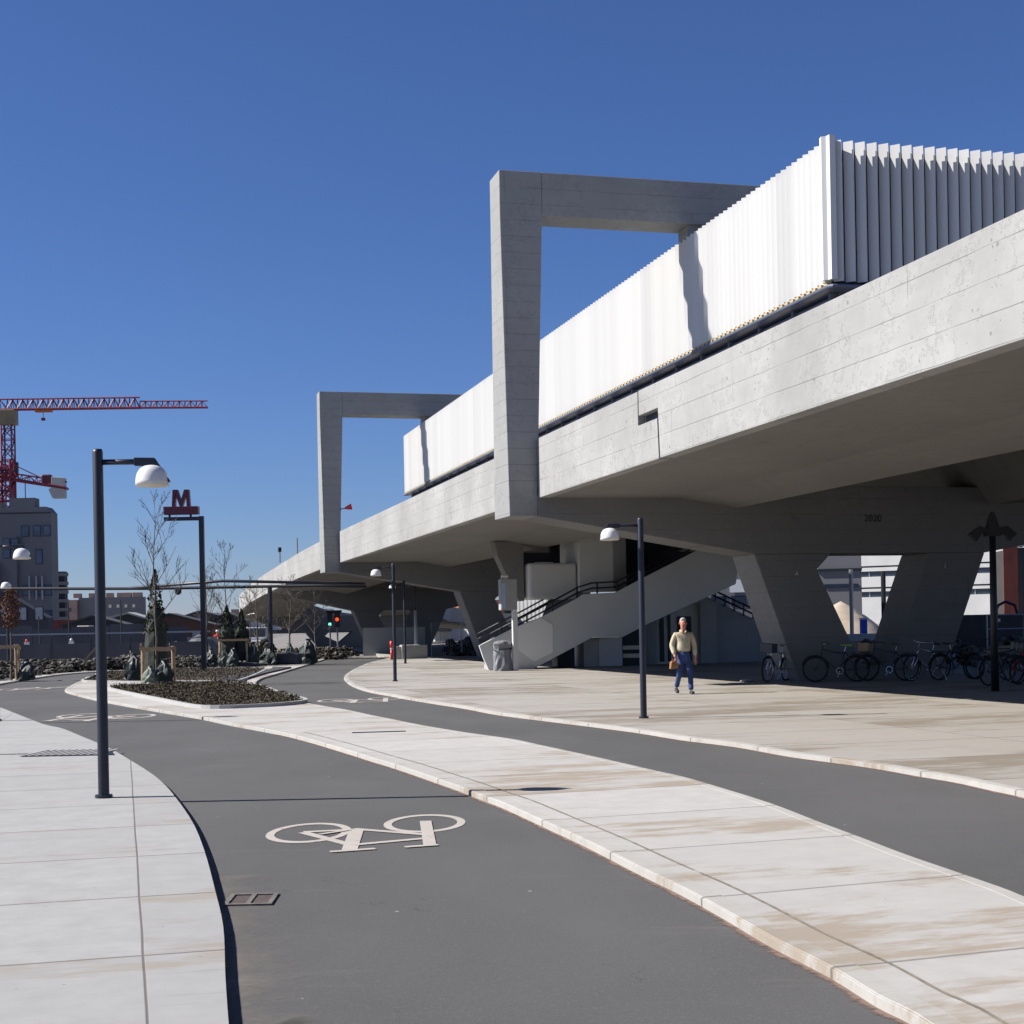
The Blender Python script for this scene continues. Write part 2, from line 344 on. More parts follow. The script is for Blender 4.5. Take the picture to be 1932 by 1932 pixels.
def offs(c, w):
    out = []
    for i, p in enumerate(c):
        a = c[max(i-1,0)]; b = c[min(i+1,len(c)-1)]; dx, dy = b[0]-a[0], b[1]-a[1]; L = math.hypot(dx,dy) or 1
        out.append((p[0]-dy/L*w, p[1]+dx/L*w))
    return out
def kerb(name, c, w, mat, z1=.0035, out=.004):
    a = offs(c, -out if w > 0 else out); b = offs(c, w); mid = offs(c, .012 if w > 0 else -.012)
    rings = [[(a[i][0],a[i][1],-.12),(a[i][0],a[i][1],z1-.008),(mid[i][0],mid[i][1],z1),(b[i][0],b[i][1],z1),(b[i][0],b[i][1],-.12)] for i in range(len(c))]
    o = MB().loft(rings).build(name, mat); o["kind"] = "structure"; return o
kerb("kerb_median_left", MLc, -.13, M['kerb'])
kerb("kerb_median_right", MRc, -.10, M['kerb'])
kerb("kerb_plaza", PLc, .13, M['kerb'])
kerb("kerb_far", FKc, .55, M['kerb'])
def strip(name, c, w0, w1, mat, z):
    a = offs(c, w0); b = offs(c, w1); n = len(c); vs = []; fs = []
    for i in range(n): vs += [(a[i][0],a[i][1],z),(b[i][0],b[i][1],z)]
    for i in range(n-1): fs.append((2*i,2*i+1,2*i+3,2*i+2))
    o = MB().add(vs, fs).build(name, mat); o["kind"] = "structure"
    at = o.data.attributes.new("fade", 'FLOAT', 'POINT')
    for i, v in enumerate(o.data.vertices): at.data[i].value = 1. if i % 2 == 0 else 0.
    return o
strip("road_dirt_red", [p for p in MLc if p[1] < 24], -.005, .10, M['film_red'], -.0515)
strip("road_dust_left", [p for p in LPc if 2 < p[1] < 10.5], -.005, -.85, M['film_grey'], -.0515)
strip("road_dirt_plaza", [p for p in PLc if p[1] < 40], -.005, -.12, M['film_red'], -.0515)
# long joint down the middle of the median, following its curve
J = catmull([(-4.2,32.3),(-3.0,29.5),(-1.9,25.2),(-.9,21.8),(.1,18.4),(.95,15.0),(1.42,12.4),(1.78,10.1),(2.05,8.2),(2.25,6.2),(2.3,4.0)], 5)
def joint(c, w=.016, z=.0045): strip("pavement_joint", c, -w/2, w/2, M['joint'], z)
K = offs(MLc, -.29)
joint([p for p in K if 3 < p[1] < 24], .02)
MB().prism([(-16.2,126.4),(-14.2,128.2),(-12.4,119.2),(-10.4,106.8),(-8.9,96.9),(-7.9,88),(-6.9,86.9),(-6.2,88),(-7.2,97),(-8.9,107.5),(-11.2,121),(-13.4,132),(-17,132)], -.14, .03).build("traffic_island_kerb", M['kerb'])["kind"] = "structure"
bm_ = MB()
for i in range(26):
    for j in range(5):
        x = -10.5 + i*.16; y = 84.6 + j*.35 - i*.02
        bm_.box(x, x+.14, y, y+.31, -.14, -.03 + random.uniform(-.012,.02))
bm_.build("cobbled_crossing", M['road_far'])["kind"] = "structure"

# drains
g = thing("slotted_grate", "wide grate of slanting slots set in the left pavement behind the near lamp", "drain grate", (-5.95,20.25,0), R(0))
MB().prism([(-.62,-.46),(.62,-.46),(.30,.5),(-.62,.5)], -.02, .0085).build("channel", M['black'], g)
for i in range(11):
    x = -.66 + i*.098
    MB().prism([(x,-.45),(x+.05,-.45),(x+.12,.49),(x+.07,.49)], .009, .016).build("bar", M['pave_l'], g)
MB().box(-3.4,-.64,-.035,.035,-.02,.0085).build("slot", M['joint'], g)
g = thing("slot_drain", "thin dark slot drain across the paved strip between the two asphalt lanes", "drain grate", (-2.12,23.3,0), R(9))
MB().box(-.42,.42,-.06,.06,-.02,.0085).build("channel", M['black'], g)
MB().box(-.42,.42,.063,.16,-.02,.0075).build("frame", M['conc_panel'], g)
g = thing("gully_grate", "square iron road gully grate against the left kerb", "drain grate", (-1.655,9.24,-.055), R(2))
q = MB(); q.box(-.15,.15,-.19,-.155,0,.012); q.box(-.15,.15,.155,.19,0,.012); q.box(-.15,-.12,-.155,.155,0,.012); q.box(.12,.15,-.155,.155,0,.012); q.box(-.015,.015,-.155,.155,0,.011)
q.build("frame", plain("dull_iron_frame", (.13,.115,.10), .8, .3, 20), g)
MB().box(-.12,.12,-.155,.155,0,.004).build("grating", plain("rusty_iron", (.07,.05,.045), .8, .3, 30), g)

# painted bicycle symbols
def bike_symbol(label, f, grp="bicycle symbols painted on the asphalt"):
    q = MB()
    def el(cx, cy, rx, ry, w=.055, wy=.085):
        w = .07; wy = .105; n = 40; v = []; fs = []
        for i in range(n):
            a = 2*math.pi*i/n; v += [f(cx+rx*math.cos(a), cy+ry*math.sin(a)), f(cx+(rx-w)*math.cos(a), cy+(ry-wy)*math.sin(a))]
            j = (i+1) % n; fs.append((2*i,2*i+1,2*j+1,2*j))
        q.add(v, fs)
    def seg(a, b, w, k):
        dx, dy = b[0]-a[0], b[1]-a[1]; L = math.hypot(dx,dy); ox, oy = -dy/L*w/2, dx/L*w/2
        z = k*.0006
        v = [f(a[0]+ox,a[1]+oy,z), f(b[0]+ox,b[1]+oy,z), f(b[0]-ox,b[1]-oy,z), f(a[0]-ox,a[1]-oy,z)]
        q.add(v, [(0,1,2,3)])
    el(-1.71,12.27,.345,.60); el(-.78,12.73,.35,.585)
    for k, (a, b, w) in enumerate([((-1.76,12.28),(-1.27,11.5),.09),((-1.76,12.30),(-1.33,12.40),.085),((-1.33,12.43),(-1.26,11.2),.12),
                    ((-1.36,12.43),(-.72,12.0),.085),((-1.27,11.50),(-.70,11.80),.085),((-.78,12.85),(-.66,11.38),.10),((-1.40,11.16),(-1.07,11.28),.075),
                    ((-.85,11.33),(-.60,11.42),.075),((-1.60,12.12),(-1.38,12.36),.05)]): seg(a, b, w, k+1)
    o = q.build("bicycle_marking", M['paint']); tag(o, label, "road marking", grp); return o
bike_symbol("large white painted bicycle symbol on the near asphalt lane", lambda x, y, z=0: (x, y, -.0512+z))
bike_symbol("white painted bicycle symbol on the right asphalt lane beyond the paved strip", lambda x, y, z=0: (-3.65+(x+1.25)*1.22, 35.1+(y-12.3)*1.25, -.0512+z))
bike_symbol("white painted bicycle symbol on the left lane beside the near lamp", lambda x, y, z=0: (-8.3-(x+1.25)*1.3, 30.0+(y-12.3)*1.3, -.0512+z))
bike_symbol("farthest white bicycle symbol, on the left lane where it meets the far kerb", lambda x, y, z=0: (-15.0+(x+1.25)*1.2+.4*(y-12.3), 46.8+(y-12.3)*1.5, -.0512+z))

# ------------------------------------------------------------------ railway viaduct (local x = across, y = along, z = up)
VROOT = (P0.x, P0.y, 0)
via = thing("railway_viaduct", "long board-marked concrete railway viaduct running away over the plaza", "viaduct", VROOT, TH)
def drop(s): 
    pts = [(-999,0),(42,0),(55,-.12),(68,-.38),(80,-.62),(92,-.95),(103,-1.6),(112,-2.5),(125,-3.3),(160,-4.2)]
    for (a, da), (b, db) in zip(pts, pts[1:]):
        if a <= s <= b: return da + (db-da)*(s-a)/(b-a)
    return -3.4
def swing(s): return 0 if s < 101 else (s-101)**2*.02
def sweep(poly, s0, s1, name, mat, step=6., parent=None, skew=None):
    ss = [s0]
    if s1 > 42: 
        if s0 < 42: ss.append(42.)
        k = max(s0, 42.) + step
        while k < s1 - .1: ss.append(k); k += step
    ss.append(s1)
    rings = [[(t + swing(s), s, z + drop(s)) for t, z in poly] for s in ss]
    return MB().loft(rings).build(name, mat, parent or via, bevel=0)
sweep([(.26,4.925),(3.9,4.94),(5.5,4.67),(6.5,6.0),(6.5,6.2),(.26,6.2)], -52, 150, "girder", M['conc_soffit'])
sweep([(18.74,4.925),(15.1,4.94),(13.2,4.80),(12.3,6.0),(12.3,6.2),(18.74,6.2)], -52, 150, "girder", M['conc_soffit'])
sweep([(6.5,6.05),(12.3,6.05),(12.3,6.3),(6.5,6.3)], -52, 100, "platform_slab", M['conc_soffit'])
# parapets: near section and far section meet in a stepped halving joint
def par_poly(name, sz, t0=0., t1=.3):
    MB().prism(sz, t0, t1, 'x').build(name, M['conc_lit'], via, bevel=.012)
par_poly("parapet_wall", [(-52,4.92),(-9.06,4.92),(-8.97,5.93),(-7.84,5.93),(-7.84,6.45),(-52,6.45)])
par_poly("parapet_wall", [(-8.93,4.92),(-.04,4.92),(-.04,6.45),(-7.73,6.45),(-7.73,5.74),(-8.86,5.74)], .02, .3)
par_poly("parapet_wall", [(1.35,4.92),(35.95,4.92),(35.95,6.45),(1.35,6.45)])
par_poly("parapet_wall", [(.0,4.95),(1.32,4.95),(1.32,6.42),(.0,6.42)], .06, .28)
sweep([(0,4.92),(.3,4.92),(.3,6.42),(0,6.42)], 37.4, 150, "parapet_wall", M['conc_lit'])
sweep([(18.7,4.92),(19,4.92),(19,6.45),(18.7,6.45)], -52, 150, "parapet_wall", M['conc_lit'])
MB().box(.16,.25,-9.1,-7.6,4.95,6.40).build("joint_shade", M['black'], via)  # black filler, puts the deep shade of the joint into colour
for s, h in ((55.5,1.0),(66,.8)):
    MB().tube([(.15,s,6.3),(.15,s,6.35+h)], .05, 8).build("parapet_post", M['steel'], via)
MB().box(.05,.25,65.8,66.2,7.05,7.35).build("signal_lamp_case", M['black'], via)
MB().box(-.06,0,42.0,42.35,5.55,5.8).build("drain_outlet", M['black'], via)

# portal frames and piers
def portal(s0, label):
    r = thing("portal_frame", label, "concrete frame", W(s0, 0), TH, "tall concrete portal frames over the station")
    for sg, x in ((1, 0.), (-1, 19.)):
        X = lambda t: x + sg*t
        lo = [(X(-.74),0,4.45),(X(.0),0,4.45),(X(.0),1.35,4.45),(X(-.80),1.35,4.45)]
        up = [(X(-.86),0,12.2),(X(.27),0,12.2),(X(.27),1.0,12.2),(X(-.86),1.0,12.2)]
        tp = [(X(-.86),0,13.35),(X(.27),0,13.35),(X(.27),1.0,13.35),(X(-.86),1.0,13.35)]
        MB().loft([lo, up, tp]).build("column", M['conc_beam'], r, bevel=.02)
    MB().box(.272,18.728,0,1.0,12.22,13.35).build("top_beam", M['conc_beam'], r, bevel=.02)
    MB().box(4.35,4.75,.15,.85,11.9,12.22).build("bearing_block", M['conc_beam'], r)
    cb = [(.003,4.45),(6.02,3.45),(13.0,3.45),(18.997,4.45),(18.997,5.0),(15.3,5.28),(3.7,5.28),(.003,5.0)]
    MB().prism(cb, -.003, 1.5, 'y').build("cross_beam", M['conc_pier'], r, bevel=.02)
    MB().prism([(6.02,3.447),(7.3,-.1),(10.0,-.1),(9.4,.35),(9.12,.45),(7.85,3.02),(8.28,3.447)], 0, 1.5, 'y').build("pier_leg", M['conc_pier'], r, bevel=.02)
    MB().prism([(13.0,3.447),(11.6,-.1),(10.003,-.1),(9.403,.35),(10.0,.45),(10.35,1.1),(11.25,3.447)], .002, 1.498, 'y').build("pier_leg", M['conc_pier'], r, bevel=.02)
    return r
fr1 = portal(0, "nearer and larger tall concrete portal frame with 2020 cast on its cross beam")
fr2 = portal(36, "farther tall concrete portal frame with small red warning lamp on its column")
q = MB(); q.tube([(0.05,-.02,7.55),(.32,-.02,7.6)], .025, 6); q.build("lamp_bracket", M['black'], fr2)
MB().tube([(.30,-.02,7.6),(.62,-.02,7.68)], .05, 10, .16).build("warning_lamp", M['red'], fr2, True)
def pier(s0, label):
    d = drop(s0)
    r = thing("bridge_pier", label, "bridge pier", W(s0, swing(s0)), TH, "V shaped piers under the far viaduct")
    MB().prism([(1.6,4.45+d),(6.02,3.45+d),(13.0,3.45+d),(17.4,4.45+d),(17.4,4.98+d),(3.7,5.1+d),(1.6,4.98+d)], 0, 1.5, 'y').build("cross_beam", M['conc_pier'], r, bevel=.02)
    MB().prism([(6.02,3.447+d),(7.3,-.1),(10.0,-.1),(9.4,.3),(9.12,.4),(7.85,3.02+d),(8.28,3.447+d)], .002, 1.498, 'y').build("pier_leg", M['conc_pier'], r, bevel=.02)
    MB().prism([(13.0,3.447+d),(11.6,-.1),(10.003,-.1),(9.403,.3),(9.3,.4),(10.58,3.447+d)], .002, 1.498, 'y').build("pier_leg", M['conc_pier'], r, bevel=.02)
pier(71.5, "V shaped concrete pier under the viaduct, first beyond the farther portal frame")
pier(107, "farthest V shaped concrete pier, beside the traffic lights")

def text_obj(txt, size, name, mat, parent, loc, rot, ext=.004):
    cu = bpy.data.curves.new(name, 'FONT'); cu.body = txt; cu.size = size; cu.extrude = ext; cu.align_x = 'CENTER'; cu.align_y = 'CENTER'
    tmp = bpy.data.objects.new("tmp", cu); COL.objects.link(tmp)
    dg = bpy.context.evaluated_depsgraph_get(); me = bpy.data.meshes.new_from_object(tmp.evaluated_get(dg))
    bpy.data.objects.remove(tmp)
    me.name = name; me.materials.clear(); me.materials.append(mat)
    o = bpy.data.objects.new(name, me); COL.objects.link(o); o.parent = parent; o.location = loc; o.rotation_euler = rot
    return o
text_obj("2020", .27, "cast_year", M['black'], fr1, (9.55,-.012,4.40), (R(90),0,0))
text_obj("A", .14, "pier_letter", M['white'], fr1, (7.25,-.012,2.9), (R(90),0,0))
text_obj("J", .14, "pier_letter", M['white'], fr1, (11.75,-.012,3.1), (R(90),0,0))
MB().box(7.95,8.05,-.03,0,.98,1.02).build("pier_plate", M['white'], fr1)

M['glow'] = emit("lit_ceiling_strip", (1.,.82,.5), .30)
# ------------------------------------------------------------------ station hall on the viaduct
st = thing("station_building", "white corrugated metal station hall standing on the viaduct", "station", W(0,0), TH)
def zigzag(x0, y0, dx, dy, nx, ny, L, pitch=.28, amp=.14):
    pts = []; n = int(L/pitch)
    for i in range(n):
        pts.append((x0+dx*i*pitch, y0+dy*i*pitch)); pts.append((x0+dx*(i+.5)*pitch+nx*amp, y0+dy*(i+.5)*pitch+ny*amp))
    pts.append((x0+dx*n*pitch, y0+dy*n*pitch)); return pts
S0, S1, T0, T1 = -7.8, 41.6, 4.45, 14.55
def corr(pts, z0, z1):
    n = len(pts); v = [(p[0],p[1],z0) for p in pts] + [(p[0],p[1],z1) for p in pts]
    o = MB().add(v, [(i,i+1,n+i+1,n+i) for i in range(n-1)]).build("corrugated_wall", M['corr'], st)
    m = o.modifiers.new("thick", 'SOLIDIFY'); m.thickness = .012; return o
corr(zigzag(T0, S0, 0, 1, -1, 0, S1-S0), 8.9, 11.92)
for i in range(int((T1-T0)/.28)):        # folded fins cut short; added gaps show black for the shaded return faces
    x = T0 + .06 + i*.28
    MB().prism([(x,S0),(x+.15,S0-.15),(x+.205,S0-.085),(x+.195,S0-.078),(x+.15,S0-.128),(x+.012,S0+.006)], 8.9, 11.92).build("end_fin", M['corr'], st)
MB().box(T0+.02,T1-.02,S0+.02,S0+.06,8.9,11.75).build("fold_shade", M['black'], st)  # black sheet painting in the shade of the narrow folds
corr(zigzag(T1, S0, 0, 1, 1, 0, S1-S0), 8.9, 11.92)
corr(zigzag(T0, S1, 1, 0, 0, 1, T1-T0), 8.9, 11.92)
# corner flutes
MB().prism([(T0-.17,S0+.10),(T0-.19,S0-.02),(T0-.10,S0-.07),(T0-.08,S0-.19),(T0+.06,S0-.18),(T0+.04,S0+.1)], 8.92, 12.0).build("corner_trim", M['corr'], st)
MB().box(T0+.05,T1-.05,S0+.05,S1-.05,11.7,11.8).build("roof", M['steel'], st)
MB().prism([(T0-.14,S0-.05),(T0-.05,S0-.17),(T0+.15,S0-.22),(T1+.1,S0-.22),(T1+.1,S1+.1),(T0-.14,S1+.1)], 8.74, 8.82).build("base_rail", M['slate'], st, bevel=.03)
q = MB()
k = S0
while k < S1:
    q.box(T0-.10, T0+.02, k, k+.16, 8.83, 8.892); k += .28
q.build("clip_row", M['ochre'], st)
MB().box(T0-.02,T1+.02,S0,S1,8.84,8.88).build("underside", M['black'], st)
MB().box(T0+.35,T1-.35,S0+.35,S1-.3,6.25,8.73).build("glazing", M['glass_b'], st)
k = S0 + .3
while k < S1 - .3:
    MB().box(T0+.12,T0+.346,k,k+.09,6.25,8.73).build("mullion", M['slate'], st)
    MB().box(T0+.28,T0+.344,k+.16,k+1.7,8.34,8.47).build("lit_strip", M['glow'], st)
    MB().box(T0+.28,T0+.344,k+.16,k+1.7,8.02,8.09).build("blind_edge", M['steel'], st); k += 1.85
MB().box(T0+.20,T0+.345,S0+.3,S1-.3,8.60,8.66).build("transom", M['slate'], st)
for i in range(6): MB().box(T0+.3+i*1.8,T0+.38+i*1.8,S0+.22,S0+.345,6.25,8.73).build("mullion", M['slate'], st)

# ------------------------------------------------------------------ staircase and things under the deck
S_ST = 17.0
stc = thing("staircase", "grey clad staircase with dark handrails rising to the platform behind the lamp", "staircase", W(S_ST,0), TH)
side = [(2.45,.93),(2.6,.47),(2.8,0),(4.1,0),(4.52,.0),(6.9,1.16),(8.1,1.14),(9.15,1.63),(12.8,3.12),(13.0,4.3),(13.0,5.0),(12.4,5.0),(9.2,3.5),(7.85,2.85),(6.55,2.80),(6.25,2.62),(4.85,1.94),(3.85,1.6)]
MB().prism(side, 0, .12, 'y').build("side_panel", M['stair'], stc, bevel=.02)
MB().prism([(a+.62,b+.02) for a, b in side], 2.0, 2.12, 'y').build("side_panel", M['stair'], stc, bevel=.02)
MB().prism([(3.9,1.60),(4.85,1.94),(5.32,1.67),(5.30,.62),(4.57,.29),(3.88,.79)], -.03, -.003, 'y').build("sunlit_hexagon", M['hex_lit'], stc, bevel=.01)  # raised paler hexagon, stands in for a patch of sunlight
q = MB(); 
for i in range(11): q.box(3.1+i*.30,3.42+i*.30,.125,1.995,.0+i*.155,.17+i*.155)
q.box(6.35,8.1,.125,1.995,1.65,1.82)
for i in range(16): q.box(8.05+i*.30,8.37+i*.30,.125,1.995,1.7+i*.155,1.87+i*.155)
q.build("steps", M['conc_smooth'], stc)
MB().prism([(4.52,-.02),(6.9,1.16),(8.1,1.14),(12.8,3.12),(12.7,3.3),(8.1,1.35),(6.8,1.37),(4.1,-.02)], .121, 1.999, 'y').build("underside", M['conc_soffit'], stc)
for yy in (.06, 2.06):
    for dz in (.16, .36):
        MB().tube([(2.9,yy,1.0+dz),(4.85,yy,1.94+dz),(6.35,yy,2.70+dz),(6.9,yy,2.86+dz),(7.9,yy,2.90+dz),(9.2,yy,3.5+dz),(12.4,yy,5.0+dz)], .035, 6).build("handrail", M['black'], stc, True)
for t, z in ((3.3,1.25),(4.3,1.7),(5.3,2.15),(6.3,2.66),(7.1,2.84),(7.9,2.88),(9,3.4),(10.2,3.95),(11.4,4.5)): MB().box(t,t+.05,.03,.09,z-.05,z+.36).build("rail_post", M['black'], stc)
bx = thing("stair_wall_box", "grey rounded wall box hanging above the lower stairs", "wall box", W(S_ST+1.2,0), TH)
MB().box(4.75,6.68,0,1.8,2.66,4.05).build("box_shell", M['stair'], bx, bevel=.1)
bx = thing("lift_shaft", "square grey shaft hanging from the deck above the stair landing", "lift shaft", W(S_ST+1,0), TH)
MB().prism([(6.72,0),(8.1,0),(8.95,.9),(8.95,2.6),(6.72,2.6)], 2.95, 6.04).build("shaft_wall", M['stair'], bx, bevel=.02)
br = thing("deck_bracket", "tapering concrete fin pointing down from the deck beside the stair", "concrete bracket", W(S_ST+1.6,0), TH)
MB().prism([(3.5,4.92),(3.62,4.35),(4.35,2.75),(4.48,2.6),(4.66,2.6),(4.66,4.92)], 0, .7, 'y').build("fin", M['conc_soffit'], br, bevel=.02)
hall = thing("platform_hall", "dark ribbed cladding wall under the deck behind the stairs", "cladding", W(S_ST+4.5,0), TH)
q = MB(); q.box(4.7,13.5,0,.3,3.2,4.62); q.box(6.6,12.2,.02,.3,4.62,6.04)
q.build("wall_panel", M['navy'], hall)
q = MB()
for i in range(19): q.box(8.9+i*.24,8.95+i*.24,-.05,-.002,3.2,4.6)
q.build("ribs", M['black'], hall)
q = MB(); q.box(5.9,6.7,-.06,-.003,4.0,4.08); q.box(5.9,6.7,-.06,-.003,4.16,4.22)
q.build("strip_light", M['white'], hall)
ks = thing("kiosk", "grey service boxes and shelves under the staircase", "kiosk", W(S_ST+1.2,0), TH)
MB().box(6.9,7.5,0,2,0,1.1).build("white_cabinet", M['conc_panel'], ks, bevel=.01)
MB().box(7.53,8.5,.05,2,0,1.12).build("grey_cabinet", M['stair'], ks, bevel=.01)
MB().box(8.55,9.6,.5,.6,0,1.6).build("back_panel", M['black'], ks)
q = MB()
for z in (.3,.62): q.box(8.65,9.5,.42,.497,z,z+.16)
q.build("shelf_lights", M['cream'], ks)
MB().box(5.9,6.6,.2,1,0,.75).build("ticket_machine", M['black'], ks, bevel=.02)
wl_ = thing("service_wall", "grey wall piers and dark wall panels behind the walking man", "wall", W(S_ST+2.2,0), TH)
q = MB()
q.box(9.7,10.3,0,.3,0,2.1)
q.box(12.1,12.8,-.2,.3,0,2.5)
q.build("pillar", M['conc_smooth'], wl_)
MB().box(10.302,12.098,.1,.3,0,2.4).build("door_wall", M['stair'], wl_)
q = MB(); q.box(10.45,10.62,.04,.098,.1,2.2); q.box(10.8,10.9,.04,.098,.1,2.2); q.box(11.2,11.8,.06,.098,.1,1.9)
q.build("door_panel", M['black'], wl_)
MB().box(12.803,16.5,.2,.4,0,1.75).build("low_wall", M['conc_smooth'], wl_)
s2 = thing("far_staircase", "dark handrail of a second staircase seen between the stair and the pier", "staircase", W(S_ST+4,0), TH)
MB().prism([(12.6,3.0),(16.5,1.2),(16.5,0),(12.6,0)], 0, .12, 'y').build("side_panel", M['conc_smooth'], s2)
for dz in (.2,.42): MB().tube([(12.4,-.05,3.05+dz),(16.5,-.05,1.2+dz)], .04, 6).build("handrail", M['black'], s2)
for i in range(9): MB().box(12.7+i*.42,12.75+i*.42,-.08,-.03,2.85-i*.19,3.38-i*.19).build("rail_post", M['black'], s2)

# wrapped machine
wm = thing("wrapped_machine", "ticket machine wrapped in crumpled grey plastic at the foot of the stairs", "wrapped machine", (-.36,54.35,0), TH)
rng = random.Random(3); rings = []
for k, (z, w) in enumerate([(0,.36),(.25,.33),(.55,.32),(.8,.30),(1.0,.34),(1.08,.26),(1.12,.05)]):
    rings.append([((w+rng.uniform(-.07,.05))*math.cos(2*math.pi*i/16)*1.05, (w+rng.uniform(-.05,.05))*math.sin(2*math.pi*i/16)*.7, z) for i in range(16)])
MB().loft(rings).build("plastic_wrap", M['plastic'], wm)
MB().tube([(-.34,-.1,.78),(-.36,0,.80),(-.2,.22,.80),(.2,.22,.80),(.36,0,.8),(.2,-.24,.8),(-.2,-.24,.79),(-.34,-.1,.78)], .02, 6).build("tie_cord", M['black'], wm)
sp = thing("information_post", "grey square post carrying a boxed display in front of the stair", "sign post", (.10,54.3,0), TH)
MB().box(-.09,.09,-.09,.09,0,2.2).build("post", M['stair'], sp)
MB().box(-.55,.07,-.18,.18,2.22,3.35).build("display_case", M['conc_smooth'], sp, bevel=.02)
MB().box(-.52,-.36,-.20,-.183,2.28,3.2).build("display_face", plain("pale_blue_screen", (.35,.42,.58), .3, .1, 3), sp)
MB().tube([(-.5,-.1,3.36),(-.5,-.1,3.45),(-.25,-.1,3.45)], .05, 8).build("camera_head", M['white_shade'], sp)

# ------------------------------------------------------------------ street lamps
def lamp(label, loc, d=1, h=3.45, rot=0.):
    r = thing("street_lamp", label, "street lamp", loc, rot, "dark blue street lamps with white domes")
    MB().tube([(0,0,-.02),(0,0,.02),(0,0,h-.03),(0,0,h)], [.055,.055,.052,.044], 12).build("pole", M['navy'], r, True)
    MB().tube([(0,0,0),(0,0,.03)], .085, 14).build("foot_plate", M['navy'], r)
    MB().tube([(.04*d,0,h-.13),(.50*d,0,h-.13)], .028, 8).build("arm", M['navy'], r, True)
    MB().prism([(.36*d,h-.17),(.36*d,h-.09),(.56*d,h-.095),(.71*d,h-.33),(.69*d,h-.34),(.55*d,h-.18)], -.035, .035, 'y').build("bracket", M['navy'], r, bevel=.006)
    pr = [(.03,0),(.075,-.010),(.115,-.035),(.142,-.075),(.156,-.12),(.163,-.16),(.167,-.205)]
    MB().lathe([(a, b) for a, b in pr], (.53*d,0,h-.165), 28).build("dome_shade", M['white_shade'], r, True)
    MB().lathe([(.158,0),(.154,-.010)], (.53*d,0,h-.365), 24).build("diffuser", M['cream'], r, True)
    return r
lamp("nearest dark street lamp with white dome, on the left pavement", (-4.07,14.69,0), 1, 3.45, R(2))
lamp("street lamp with white dome on the plaza, left of the walking man", (2.24,25.55,0), -1, 3.45)
lamp("street lamp with white dome at the plaza edge beside the red bollard", (-3.62,45.6,0), -1, 3.62)
lamp("small street lamp standing beside the concrete block", (-4.95,68.5,0), -1, 3.85)
lamp("street lamp whose white dome shows at the left edge before the grey building", (-9.85,28.3,0), 1, 3.45)
lamp("lower white dome lamp at the left edge above the overhead pipe", (-16.15,45.9,0), 1, 3.45)

# ------------------------------------------------------------------ metro sign
ms = thing("metro_sign", "tall post carrying a maroon letter M above a maroon bar", "metro sign", (-12.85,61.8,0), 0)
MB().box(-.1,.1,-.1,.1,0,6.45).build("pole", M['navy'], ms, bevel=.01)
MB().box(-1.55,-.102,-.09,.09,6.28,6.43).build("arm", M['navy'], ms)
q = MB(); q.box(-1.36,-1.28,-.04,.04,6.43,6.53); q.box(-.48,-.40,-.04,.04,6.43,6.53); q.build("sign_foot", M['black'], ms)
MB().box(-1.54,-.10,-.2,.2,6.53,6.86).build("sign_bar", M['maroon'], ms, bevel=.02)
w_, h_ = .76, .70; x0 = -1.20; z0 = 6.862
mp = [(0,0),(.14,0),(.17,.47),(.33,0),(.44,0),(.60,.47),(.62,0),(.76,0),(.72,.70),(.52,.70),(.385,.26),(.25,.70),(.04,.70)]
MB().prism([(x0+a, z0+b) for a, b in mp], -.13, .13, 'y').build("letter_m", M['maroon'], ms, bevel=.008)

# dark multi-headed post in the shade on the right
dp = thing("floodlight_post", "dark post with two drooping lamp heads and a pointed cap in the shade", "floodlight post", (10.62,32.7,0), 0)
MB().tube([(0,0,0),(0,0,3.5)], .09, 12, .07).build("pole", M['black'], dp, True)
MB().prism([(-.22,3.42),(.22,3.42),(.08,3.80),(0,3.95),(-.08,3.80)], -.15, .15, 'y').build("cap", M['black'], dp).scale = (.8,.8,1)
for d in (-1, 1):
    MB().prism([(d*.06,3.58),(d*.30,3.64),(d*.52,3.46),(d*.36,3.30),(d*.26,3.46),(d*.06,3.50)], -.09, .09, 'y').build("lamp_head", M['black'], dp)

# ------------------------------------------------------------------ overhead pipe
pg = thing("overhead_pipe", "long dark overhead pipe on posts crossing behind the trees", "pipe", (0,0,0))
MB().tube([(-60,78,3.75),(-26.0,73,3.95),(-17.5,72,3.78),(-9.0,70,3.72),(-6.8,69.5,3.6)], .075, 10).build("pipe", M['black'], pg, True)
MB().tube([(-18.4,71.5,3.8),(-13.6,70,4.02),(-6.8,69.0,3.72)], .07, 8).build("pipe", M['navy'], pg, True)
for x, y, r_ in ((-11.6,71.3,.11),(-31.2,74,.1),(-24.8,73,.07)):
    MB().tube([(x,y,-.1),(x,y,3.75)], r_, 8).build("post", M['navy'], pg)
MB().lathe([(.05,-.3),(.16,-.22),(.17,-.05),(.06,0)], (-15.9,70.8,3.72), 10).build("pipe_valve", M['black'], pg)

